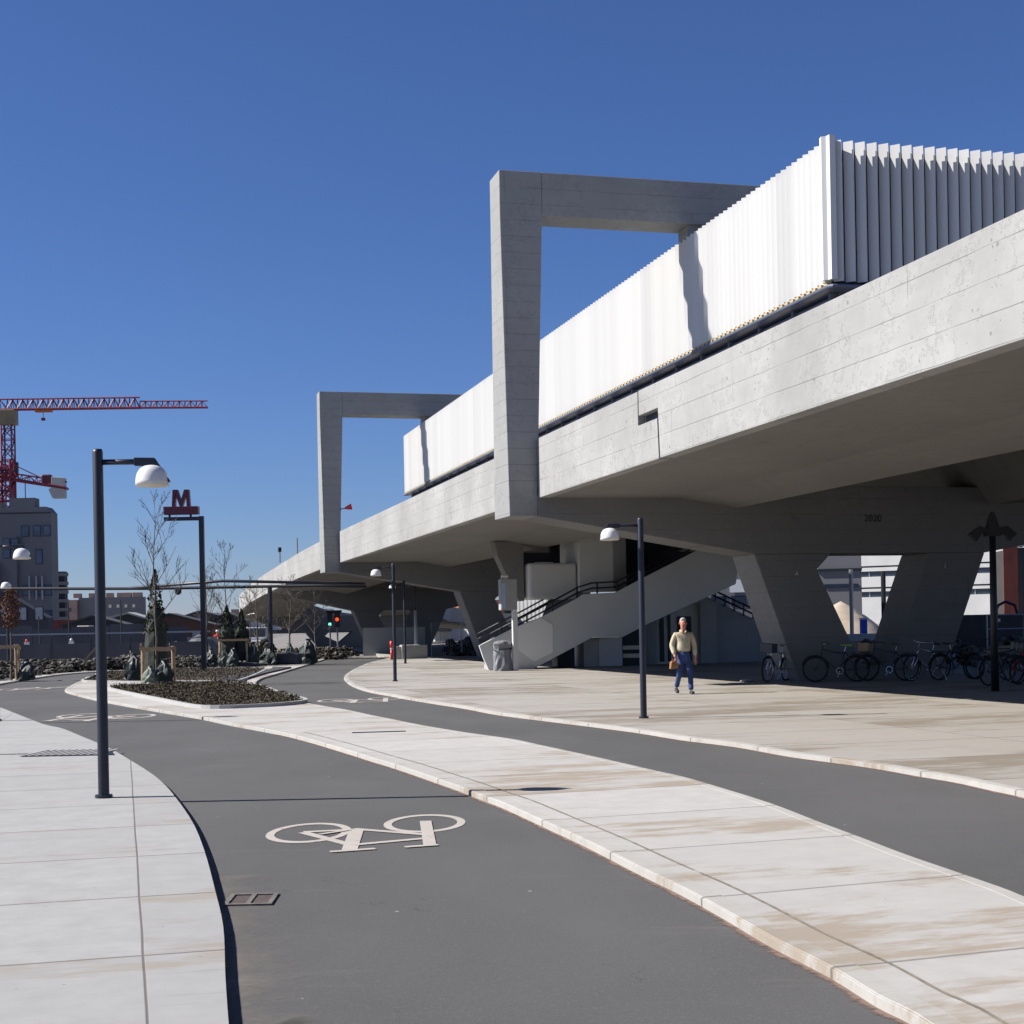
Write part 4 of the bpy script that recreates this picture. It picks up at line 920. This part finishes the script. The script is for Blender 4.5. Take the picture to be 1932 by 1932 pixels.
def shed(label, x0, x1, y, z, zr, mat, nw, name="site_shed"):
    b = thing(name, label, "shed", (x0, y, -.1), 0, "low sheds and cabins of the building site")
    w = x1-x0
    MB().prism([(0,0),(w,0),(w,z),(w*.5,zr),(0,z)], 0, 2.2, 'y').build("wall", mat, b)
    MB().prism([(-.2,z-.05),(w*.5,zr+.02),(w+.2,z-.05),(w+.2,z+.08),(w*.5,zr+.16),(-.2,z+.08)], -.2, 2.4, 'y').build("roof", M['roofd'], b)
    for i in range(nw):
        f = MB().box(.35+i*(w-.7)/nw, .35+i*(w-.7)/nw+.55, -.04, -.003, z*.45, z*.8).build("window", M['steel'], b)
shed("low dark shed left of the near lamp post with two small windows", -31.5, -27.2, 104, 2.3, 2.9, M['bl_dark'], 2)
shed("long low brown shed just right of the near lamp post", -28.0, -21.8, 108, 2.2, 3.0, plain("brown_boards", (.10,.06,.045), .9, .2, 1), 5)
shed("small dark shed behind the metro sign pole", -23.6, -20.9, 116, 2.5, 3.1, M['bl_dark'], 2)
shed("grey shed at the far left behind the rust leaved tree", -44.5, -36.5, 101, 2.6, 3.1, M['bl_grey'], 4)
cm = thing("site_dumper", "small cream and dark site dumper behind the hoarding", "machine", (-29.3,100,-.1), 0)
MB().prism([(0,.5),(1.5,.5),(1.5,1.3),(.9,1.5),(.8,2.3),(0,2.3)], 0, 1.2, 'y').build("cab", M['cream'], cm, bevel=.04); MB().box(.1,.6,-.03,-.003,1.5,2.15).build("window", M['glass'], cm)
for x in (.3,1.25): MB().tube([(x,-.1,.35),(x,.2,.35)], .35, 14).build("wheel", M['black'], cm)
rgc = random.Random(12)
for i in range(9):
    x = -37.5 + i*2.3 + rgc.uniform(-.5,.5); hh = rgc.uniform(2.2,3.6)
    t_ = thing("site_pole", "thin dark scaffold pole standing along the hoarding", "pole", (x, 80+rgc.uniform(-1,3), -.1), 0, "thin poles standing along the site hoarding")
    MB().tube([(0,0,0),(rgc.uniform(-.1,.1),0,hh)], .04, 6).build("pole", M['black'], t_)
for (x, y, lb) in ((-24.6,75.2,"red and white warning lantern on the left part of the hoarding"),(-22.4,75.4,"white warning lantern right of the red one on the hoarding")):
    t_ = thing("warning_lantern", lb, "lantern", (x, y, 1.15), 0)
    MB().box(-.12,.12,-.05,.05,0,.14).build("base", M['white_shade'], t_); MB().lathe([(.07,0),(.08,.06),(.05,.12),(.01,.14)], (0,0,.14), 10).build("lens", M['red' if x < -24 else 'white_shade'], t_, True)
for k, (x, y, w, h, mm, lb) in enumerate([(-26.0,72.5,1.6,.5,'wood',"pile of rough boards lying on the rubble left of the near lamp"),(-16.2,75.5,1.1,.45,'conc_smooth',"stack of concrete slabs on the rubble right of the near lamp"),(-12.9,90,1.5,.7,'wood',"pallet stack beyond the bare trees")]):
    t_ = thing("material_stack", lb, "stack", (x, y, -.1), R(8*k-6), "stacks of building material")
    for j in range(5): MB().box(rgc.uniform(-.1,.1), w+rgc.uniform(-.1,.1), 0, .8, j*h/5+.003, (j+.75)*h/5).build("board", M[mm], t_)

# ------------------------------------------------------------------ vehicles and site things in the middle distance
pu = thing("pickup_truck", "white flatbed truck seen from behind left of the viaduct", "truck", (-18.5,104,-.1), R(2))
MB().box(-.95,.95,0,3.0,.75,1.05).build("bed", M['white'], pu, bevel=.03)
MB().box(-.92,.92,-.06,-.003,.55,.95).build("tailgate", M['cream'], pu)
MB().prism([(3.05,.5),(5.2,.5),(5.2,1.2),(4.5,1.35),(4.1,2.0),(3.1,2.0)], -.9, .9, 'x').build("cab", M['white'], pu, bevel=.05)
MB().box(-.8,.8,2.98,3.048,1.3,1.9).build("rear_window", M['glass'], pu)
for x in (-.85,.62):
    MB().box(x,x+.26,-.1,-.065,.62,.86).build("tail_light", M['red'], pu)
for x in (-.9,.7):
    for y in (.6,4.2): w0 = MB().add(*[(lambda l: (l.v, l.f))(MB().tube([(x,y,.36),(x+.22,y,.36)], .36, 16))][0]).build("wheel", M['black'], pu)
MB().tube([(-.5,3.0,2.0),(-.5,3.0,2.9),(.1,2.6,3.0)], .03, 6).build("work_lamp_arm", M['steel'], pu)
def container(name, label, loc, rz, L, D, H, mat, grp=None, cat="container"):
    r = thing(name, label, cat, loc, rz, grp)
    pts = []; n = int(L/.25)
    for i in range(n+1): pts += [(i*L/n, .03 if i % 2 else 0), ((i+.5)*L/n if i < n else L, .03 if i % 2 else 0)]
    poly = [(x, y) for x, y in pts if x <= L] + [(L,D),(0,D)]
    MB().prism(poly, .12, H-.1).build("body", mat, r)
    q = MB()
    for x in (-.06, L-.06):
        q.box(x,x+.12,-.06,.06,0,H); q.box(x,x+.12,D-.06,D+.06,0,H)
    q.box(.06,L-.06,-.05,.05,0,.119); q.box(.06,L-.06,-.05,.05,H-.099,H)
    q.build("frame", mat, r)
    return r
container("site_container", "orange site container seen through the far V pier opening", (-10.0,179,0), R(-28), 9, 2.4, 4.9, M['orange'])
container("site_container", "orange topped container row behind the utility pole", (-16.4,187,0), R(-28), 6.5, 2.4, 4.15, M['orange'])
container("site_container", "dark site container standing in front of the orange row", (-16.6,183,0), R(-28), 7, 2.4, 3.5, M['navy'])
container("site_container", "white low container in front of the orange one in the far pier opening", (-9.5,175.5,0), R(-28), 7, 2.2, 3.1, M['white'])
container("site_container", "white cabin beyond the stair foot", (.3,170,0), R(-28), 6.0, 2.2, 6.3, M['conc_panel'])
wf = thing("mesh_fence", "mesh site fence panels standing under the viaduct left of the stair", "fence", (0,0,0))
for i in range(4):
    x = -4.6+i*1.75; q = MB()
    q.tube([(x,84.5,-.1),(x,84.5,1.9),(x+1.7,84.5,1.9),(x+1.7,84.5,-.1)], .025, 6)
    for k in range(12): q.tube([(x+.14*k+.1,84.5,0),(x+.14*k+.1,84.5,1.88)], .006, 3)
    q.build("fence_panel", M['steel'], wf)
lw = thing("abutment_wall", "low dark concrete wall under the viaduct behind the concrete block", "wall", (0,0,0))
MB().box(-9.7,-5.7,96.4,97,-.1,1.7).build("wall", M['conc_smooth'], lw)

# right background, seen through the pier openings
M['pale_band'] = plain('pale_facade_panels', (.48,.475,.46), .7, .08, .3)
ob = thing("office_building", "white office building with dark window bands behind the piers on the right", "building", (52.6,232,0), R(-31))
for i, (a, b_, k) in enumerate([(0,5.15,'w'),(5.15,6.0,'g'),(6.0,6.42,'w'),(6.42,6.68,'d'),(6.68,8.3,'w'),(8.3,9.15,'g'),(9.15,9.72,'w'),(9.72,9.98,'d'),(9.98,11.9,'w')]):
    dy = {'w':0,'g':.35,'d':.1}[k]
    MB().box(0,70,dy,16,a,b_).build({'w':"spandrel_band",'g':"window_band",'d':"shadow_gap"}[k], M[{'w':'pale_band','g':'glass','d':'black'}[k]], ob)
q = MB()
for i in range(30): q.box(1+i*2.3,1.15+i*2.3,.25,.349,5.15,6.0); q.box(1+i*2.3,1.15+i*2.3,.25,.349,8.3,9.15)
q.build("window_mullions", M['steel'], ob)
q = MB()
for i in range(12): q.box(20+i*3.5,22.4+i*3.5,1,3,11.91,12.5+.4*(i%3))
q.build("roof_plant", M['bl_dark'], ob)
gb = thing("grey_building", "plain grey building left of the white offices in the pier opening", "building", (31,150,0), R(-12))
MB().box(0,4.3,0,10,0,8.3).build("wall", M['bl_grey'], gb)
MB().box(-.2,4.35,-.2,-.003,6.6,6.85).build("cornice", M['black'], gb)
MB().box(.6,3.9,-.1,-.003,4.9,5.3).build("window", M['glass'], gb)
gb = thing("grey_office", "grey office block with a white sign seen between the staircase and the pier", "building", (16.6,128,0), R(-8))
MB().box(0,9,0,8,0,7.6).build("wall", M['bl_grey'], gb)
for x in (.6,2.3,4.0,5.7): MB().box(x,x+1.3,-.05,-.003,3.0,3.9).build("window", M['glass'], gb)
MB().box(2.2,3.6,-.12,-.06,4.2,5.3).build("sign_plate", M['white'], gb)
def heap(name, label, loc, r0, h, mat, seed):
    rg = random.Random(seed); rings = []
    for k in range(7):
        f = k/6; rr = r0*(1-f)**.85+.03; rings.append([(rr*math.cos(2*math.pi*i/22)*(1+rg.uniform(-.08,.08)), rr*math.sin(2*math.pi*i/22), h*f+rg.uniform(-.05,.05)*(0<k<6)) for i in range(22)])
    return tag(MB().loft(rings).build(name, mat, None, True, 0, loc), label, "heap")
heap("sand_heap", "pointed beige sand heap in the V shaped pier opening", (20.4,92,-.1), 3.6, 2.9, plain("sand", (.40,.33,.25), .95, .2, 1.2, 0, 1., 6), 5)
heap("sand_heap", "flatter grey spoil heap right of the sand heap", (25.5,98,-.1), 5.5, 1.7, plain("spoil", (.22,.2,.18), .95, .2, 1.2, 0, 1., 6), 6)
sg = thing("scaffold_pole", "dark steel pole standing before the white offices in the pier opening", "pole", (16.6,72.5,0))
MB().tube([(0,0,-.1),(0,0,4.1)], .1, 8).build("pole", M['steel'], sg)
sg = thing("scaffold_pole", "thicker dark pole right of the steel pole in the pier opening", "pole", (18.3,73.0,0))
MB().tube([(0,0,-.1),(0,0,4.0)], .12, 8).build("pole", M['black'], sg)
def timbers(label, loc, n, L, seed):
    rg = random.Random(seed); r = thing("timber_stack", label, "timber stack", loc, R(8), "stacks of fresh sawn timber")
    for k in range(n):
        MB().box(rg.uniform(-.2,.2), L+rg.uniform(-.3,.2), rg.uniform(-.1,0), .22, k*.13, k*.13+.09).build("board", M['wood'], r)
timbers("fresh timber stack in the V shaped pier opening", (13.6,63,0), 6, 2.3, 1)
timbers("fresh timber stack right of the pier near the dark post", (18.0,59,.0), 7, 3.2, 2)
timbers("low timber stack in front of the red container", (17.0,53,0), 5, 3.4, 3)
tb = thing("portable_toilet", "blue plastic cabin with white lid in the V shaped pier opening", "cabin", (16.0,68,0))
MB().box(0,.28,0,.3,1.0,1.65).build("body", M['bluep'], tb); MB().box(-.9,1.4,-.2,1.0,.0,.99).build("pallet_load", M['conc_panel'], tb); MB().box(-.02,.30,-.02,.32,1.653,1.72).build("lid", M['white'], tb)
tb = thing("portable_toilet", "blue and white cabin near the dark machine on the right", "cabin", (18.9,60.5,0))
MB().box(0,.30,0,.3,.95,1.45).build("body", M['bluep'], tb); MB().box(.06,.26,-.02,.3,1.453,1.75).build("lid", M['white'], tb); MB().box(-.2,.5,-.2,.5,.0,.949).build("pallet_load", M['bl_dark'], tb)
mc = thing("site_machine", "black hooded site machine right of the pier", "machine", (17.6,58.8,0), R(-5))
MB().box(0,2.6,0,1.6,.3,1.75).build("body", plain("machine_black", (.03,.03,.032), .6, .3, 2), mc, bevel=.05)
MB().tube([(1.6,.1,1.75),(1.65,.1,2.1),(1.95,.1,2.25),(2.3,.1,2.1),(2.4,.1,1.76)], .06, 8).build("hood_bar", M['black'], mc)
MB().box(1.5,1.7,-.03,-.003,1.45,1.58).build("label_plate", M['cream'], mc)
rc = container("red_container", "tall rust red container frame at the right edge of the photo", (23.0,69,0), R(-3), 6, 2.4, 4.85, plain("container_dark", (.045,.042,.04), .7, .2, 1), None, "container")
MB().box(-.14,.52,-.14,-.063,0,4.9).build("corner_post", M['rusty'], rc)
MB().box(-.14,6.1,-.12,-.062,4.91,5.0).build("top_rail", M['conc_smooth'], rc)
gr = thing("guard_rail", "grey metal guard rail in front of the red container", "railing", (17.6,55,0))
for z in (1.2,1.72): MB().tube([(0,0,z),(5,0,z)], .03, 6).build("rail", M['steel'], gr)
for i in range(4): MB().tube([(i*1.6,0,0),(i*1.6,0,1.72)], .03, 6).build("post", M['steel'], gr)

# ------------------------------------------------------------------ bicycles
M['tyre'] = plain("tyre_rubber", (.015,.015,.016), .85, .2, 9)
M['chrome'] = plain("bright_steel", (.55,.56,.58), .25, .05, 9, .9)
M['lime'] = plain("lime_cover", (.22,.45,.03), .6, .1, 5)
M['leather'] = plain("saddle_black", (.02,.018,.017), .5, .2, 9)
M['rim_dark'] = plain('dull_dark_rim', (.05,.05,.052), .6, .1, 9, .3)
def bicycle(label, loc, rz, fmat, smat='leather', lean=0., basket=None):
    r = thing("bicycle", label, "bicycle", loc, rz, "parked bicycles by the concrete piers"); r.rotation_euler = (lean, 0, rz)
    F = M[fmat]
    for x in (-.52, .55):
        w = MB().ring((x,0,.34), .325, .020).build("wheel", M['tyre'], r, True)
        MB().ring((x,0,.34), .300, .010, 1, 28, 5).build("rim", M['chrome' if fmat == 'chrome' else 'rim_dark'], w, True)
        q = MB()
        for k in range(18):
            a = 2*math.pi*k/18; q.tube([(x,0,.34),(x+.30*math.cos(a),0,.34+.30*math.sin(a))], .0025, 3)
        q.tube([(x,-.05,.34),(x,.05,.34)], .022, 8); q.build("spokes", M['chrome' if fmat == 'chrome' else 'rim_dark'], w)
        g_ = [(x+.365*math.cos(a), 0, .34+.365*math.sin(a)) for a in [R(20)+i*R(150)/10 for i in range(11)]]
        MB().tube(g_, .022, 5).build("mudguard", M['black'], r, True)
    q = MB()
    sT = (-.22,0,.80); bb = (-.08,0,.29); hT = (.36,0,.86); hB = (.40,0,.66)
    for a, b_ in ((sT,bb),(bb,hB),((-.205,0,.74),hT),(sT,(-.52,.05,.34)),(sT,(-.52,-.05,.34)),(bb,(-.52,.05,.34)),(bb,(-.52,-.05,.34)),(hT,hB)): q.tube([a,b_], .017, 7)
    q.tube([hB,(.44,.05,.55),(.55,.05,.34)], .013, 6); q.tube([hB,(.44,-.05,.55),(.55,-.05,.34)], .013, 6)
    q.build("frame", F, r, True)
    q = MB(); q.tube([hT,(.34,0,1.0),(.38,0,1.02)], .014, 6); q.tube([(.16,-.30,1.02),(.28,-.28,1.05),(.38,-.12,1.03),(.38,.12,1.03),(.28,.28,1.05),(.16,.30,1.02)], .013, 6)
    q.build("handlebar", M['chrome' if fmat == 'chrome' else 'rim_dark'], r, True)
    q = MB(); q.tube([sT,(-.25,0,.93)], .013, 6); q.build("seat_post", M['chrome'], r)
    MB().loft([[(-.40,-.09,.93),(-.40,.09,.93),(-.40,.09,.99),(-.40,-.09,.99)],[(-.28,-.08,.95),(-.28,.08,.95),(-.28,.07,.985),(-.28,-.07,.985)],[(-.10,-.02,.96),(-.10,.02,.96),(-.10,.015,.98),(-.10,-.015,.98)]]).build("saddle", M[smat], r, bevel=.01)
    q = MB(); q.ring((-.08,.05,.29), .085, .008); q.tube([(-.08,.06,.29),(-.02,.10,.15),(-.02,.16,.15)], .01, 5); q.tube([(-.08,-.06,.29),(-.14,-.10,.43),(-.14,-.16,.43)], .01, 5)
    q.build("crankset", M['chrome'], r)
    if basket:
        q = MB(); x0, zb_ = (.42,.80) if basket == 'wire' else (.44,.76)
        q.box(x0,x0+.30,-.19,.19,zb_,zb_+.02); q.box(x0,x0+.01,-.19,.19,zb_,zb_+.24); q.box(x0+.29,x0+.30,-.19,.19,zb_,zb_+.24); q.box(x0,x0+.30,-.19,-.18,zb_,zb_+.24); q.box(x0,x0+.30,.18,.19,zb_,zb_+.24)
        q.build("front_basket", M['bk_dark' if basket == 'wire' else 'wood'], r)
    MB().box(-.82,-.38,-.07,.07,.735,.755).build("rear_rack", M['black'], r)
    q = MB(); q.tube([(-.50,-.05,.32),(-.44,-.22,.01)], .010, 5); q.build("kickstand", M['chrome'], r)
    return r
M['bk_blue'] = plain('blue_bike_paint', (.03,.06,.12), .35, .1, 5); M['bk_dark'] = plain("dark_bike_paint", (.03,.035,.045), .35, .1, 5); M['bk_red'] = plain("red_bike_paint", (.35,.015,.02), .35, .1, 5)
bicycle("dark bicycle with bright frame parts, turned to the camera at the left pier leg", (7.15,40.2,0), R(-128), 'chrome', 'leather', R(-4), 'wire')
bicycle("bicycle with lime green saddle cover beside the left pier leg", (8.55,39.2,0), R(172), 'bk_dark', 'lime')
bicycle("dark bicycle in front of the middle of the pier", (9.9,39.3,0), R(148), 'bk_blue', 'leather', R(6), 'crate')
bicycle("dark bicycle with its bright stays catching light between the pier legs", (10.85,39.1,0), R(215), 'chrome', 'leather', R(-7))
bicycle("dark bicycle leaning at the right pier leg", (11.7,39.2,0), R(20), 'bk_dark', 'leather', R(5))
bicycle("dark bicycle just left of the dark lamp post", (12.45,38.6,0), R(118), 'bk_dark', 'leather', R(-5))
bicycle("dark bicycle right behind the dark lamp post", (11.75,35.6,0), R(32), 'bk_dark', 'leather', R(5), 'wire')
bicycle("red bicycle at the right edge of the photo", (12.55,36.0,0), R(-60), 'bk_red', 'leather')
tag(MB().prism([(-.22,0),(.16,0),(.19,.05),(.03,.10),(-.18,.06)], -.1, .1, 'y').build("fallen_helmet_bag", M['plastic'], None, True, .03, (6.35,40.2,0)) , "small pale bag lying left of the first bicycle", "bag")

# ------------------------------------------------------------------ people
M['skin'] = plain("skin", (.46,.20,.13), .55, .08, 12); M['jacket'] = plain("beige_jacket", (.45,.40,.28), .8, .22, 7, 0, 1.0, 12); M['jeans'] = plain("blue_jeans", (.030,.055,.15), .85, .4, 6, 0, .8, 14)
M['shoe'] = plain("dark_shoes", (.03,.03,.035), .6, .2, 9); M['hair'] = plain("grey_hair", (.40,.39,.37), .8, .25, 40, 0, .8, 60); M['tan'] = plain("brown_leather", (.28,.13,.05), .6, .2, 9)
M['hivis'] = plain("red_workwear", (.75,.03,.02), .7, .1, 4); M['shirt'] = plain("navy_shirt", (.02,.03,.08), .8, .1, 5)
def skin(name, verts, edges, mat, parent, sub=2, root=0):
    me = bpy.data.meshes.new(name); me.from_pydata([v[0] for v in verts], edges, []); me.update()
    o = bpy.data.objects.new(name, me); COL.objects.link(o)
    sm = o.modifiers.new("s", 'SKIN'); sm.use_smooth_shade = True; sm.branch_smoothing = .4
    for i, v in enumerate(verts):
        d = me.skin_vertices[0].data[i]; d.radius = (v[1], v[2] if len(v) > 2 else v[1]); d.use_root = (i == root)
    ss = o.modifiers.new("u", 'SUBSURF'); ss.levels = sub; ss.render_levels = sub
    dg = bpy.context.evaluated_depsgraph_get(); dg.update(); nm = bpy.data.meshes.new_from_object(o.evaluated_get(dg))
    bpy.data.objects.remove(o); nm.name = name; nm.materials.clear(); nm.materials.append(mat)
    for p in nm.polygons: p.use_smooth = True
    r = bpy.data.objects.new(name, nm); COL.objects.link(r); r.parent = parent; return r
def person(label, loc, rz, jm, tm, hm, carry=True, sc_=1., helmet=False):
    # faces -Y
    P = thing("person", label, "person", loc, rz); P.scale = (sc_,)*3
    hipz = .90
    # continuous body
    V = [((0,0,hipz),.09,.07),((0,.0,1.12),.10,.07),((0,.01,1.32),.12,.08),((0,.005,1.44),.07,.06),((0,-.01,1.50),.052),((0,-.015,1.56),.072,.085),((0,-.01,1.63),.078,.095),((0,-.005,1.69),.06,.075),
         ((-.19,.01,1.37),.055),((-.27,.03,1.10),.042),((-.235,-.10,.90),.032),((-.225,-.13,.84),.034),
         ((.19,.01,1.37),.055),((.265,.03,1.10),.042),((.27,-.02,.86),.032),((.268,-.03,.80),.034),
         ((-.09,0,.84),.07),((-.12,-.12,.50),.05),((-.15,.13,.17),.035),((.09,0,.84),.07),((.11,-.14,.48),.05),((.10,-.24,.10),.035)]
    Eg = [(0,1),(1,2),(2,3),(3,4),(4,5),(5,6),(6,7),(2,8),(8,9),(9,10),(10,11),(2,12),(12,13),(13,14),(14,15),(0,16),(16,17),(17,18),(0,19),(19,20),(20,21)]
    B = skin("body", V, Eg, M['skin'], P)
    # hands: five finger chains each
    for sx, hx, hy, hz, curl in ((-1,-.225,-.145,.82,.03),(1,.268,-.04,.78,.015)):
        hv = [((hx,hy+.005,hz+.03),.030,.020),((hx,hy,hz-.02),.036,.017)]; he = [(0,1)]
        for k, (dx, L) in enumerate(((-.028,.06),(-.010,.075),(.009,.07),(.027,.055))):
            i = len(hv); hv += [((hx+dx,hy-.003,hz-.05),.0095),((hx+dx,hy-.012,hz-.05-L*.55),.0085),((hx+dx,hy-.012-curl,hz-.05-L),.007)]; he += [(1,i),(i,i+1),(i+1,i+2)]
        i = len(hv); hv += [((hx-sx*.038,hy-.015,hz-.01),.011),((hx-sx*.048,hy-.03,hz-.055),.009)]; he += [(0,i),(i,i+1)]
        skin("hand", hv, he, M['skin'], B, 1)
    # face
    fz = 1.625; q = MB(); q.lathe([(.004,0),(.013,.012),(.004,.05)], (0,-.112,fz-.035), 8); q.build("nose", M['skin'], B, True)
    for x in (-.032,.032):
        q = MB(); q.lathe([(.001,-.009),(.010,-.004),(.010,.004),(.001,.009)], (x,-.093,fz+.012), 8); q.build("eye", M['black'], B, True)
        q = MB(); q.lathe([(.002,-.03),(.014,-.015),(.016,.01),(.004,.03)], (x*2.55,.0,fz-.005), 8); q.build("ear", M['skin'], B, True)
    MB().box(-.026,.026,-.104,-.088,fz-.062,fz-.054).build("mouth", M['maroon'], B, bevel=.002)
    if not helmet:
        skin("hair", [((0,.045,1.60),.065,.06),((0,.03,1.67),.085,.075),((0,-.015,1.722),.068,.055),((0,-.055,1.712),.045,.03)], [(0,1),(1,2),(2,3)], M['hair'], P)
    else:
        MB().lathe([(.125,0),(.125,.02),(.11,.07),(.07,.11),(.01,.125)], (0,-.01,1.645), 16).build("helmet", M['white_shade'], P, True)
    # jacket
    J = [((0,0,.95),.155,.12),((0,.0,1.03),.192,.145),((0,.005,1.20),.182,.135),((0,.01,1.36),.15,.11),((0,.01,1.44),.09,.08),
         ((-.18,.01,1.38),.066),((-.27,.03,1.12),.066),((-.25,-.06,.98),.056),((-.235,-.10,.90),.046),
         ((.18,.01,1.38),.066),((.265,.03,1.12),.066),((.265,0,.98),.055),((.268,-.02,.87),.045)]
    jk = skin("jacket", J, [(0,1),(1,2),(2,3),(3,4),(3,5),(5,6),(6,7),(7,8),(3,9),(9,10),(10,11),(11,12)], jm, P)
    MB().box(-.006,.006,-.168,-.158,.98,1.38).build("zip", M['steel'], jk)
    skin("collar", [((-.07,.03,1.455),.03),((-.055,-.06,1.44),.028),((-.02,-.09,1.40),.02)], [(0,1),(1,2)], jm, jk, 1)
    skin("collar", [((.07,.03,1.455),.03),((.055,-.06,1.44),.028),((.02,-.09,1.40),.02)], [(0,1),(1,2)], jm, jk, 1)
    MB().lathe([(.062,0),(.058,.06)], (0,.0,1.41), 12).build("shirt", M['shirt'], P, True)
    T = [((0,0,1.04),.165,.125),((0,0,.88),.165,.13),((-.095,-.01,.78),.092),((-.122,-.12,.50),.070),((-.14,.02,.30),.060),((-.15,.12,.15),.062),((.095,-.02,.78),.092),((.115,-.14,.48),.072),((.107,-.19,.24),.062),((.10,-.235,.09),.068)]
    skin("trousers", T, [(0,1),(1,2),(2,3),(3,4),(4,5),(1,6),(6,7),(7,8),(8,9)], tm, P)
    for (x, y, a) in ((-.155,.10,.07),(.10,-.26,0)):
        skin("shoe", [((x,y+.05,.05+a),.048,.045),((x*1.03,y-.06,.045+a*.4),.052,.04),((x*1.06,y-.15,.035),.042,.03)], [(0,1),(1,2)], M['shoe'], P, 2)
    return P
mn = person("grey haired man in a cream jacket and blue jeans walking across the plaza", (3.93,34.1,0), R(8), M['jacket'], M['jeans'], None)
for ch in mn.children:
    pass
hb = thing("hand_bag", "small brown leather bag in the walking man's hand", "bag", (3.68,33.93,.58), R(20))
MB().prism([(-.10,0),(.10,.02),(.12,.12),(.03,.19),(-.08,.17)], -.05, .05, 'y').build("bag_body", M['tan'], hb, bevel=.02)
MB().tube([(-.05,0,.16),(-.03,0,.22),(.03,0,.22),(.05,0,.17)], .008, 5).build("handle", M['tan'], hb, True)
wk = person("worker in red workwear and white helmet standing on the site right of the metro sign", (-21.25,107,0), R(10), M['hivis'], M['hivis'], None, False, 1.0, True)
for o in bpy.data.objects:
    if o.type == 'MESH' and o.parent is None and "kind" not in o.keys() and "label" not in o.keys(): print("UNTAGGED", o.name)
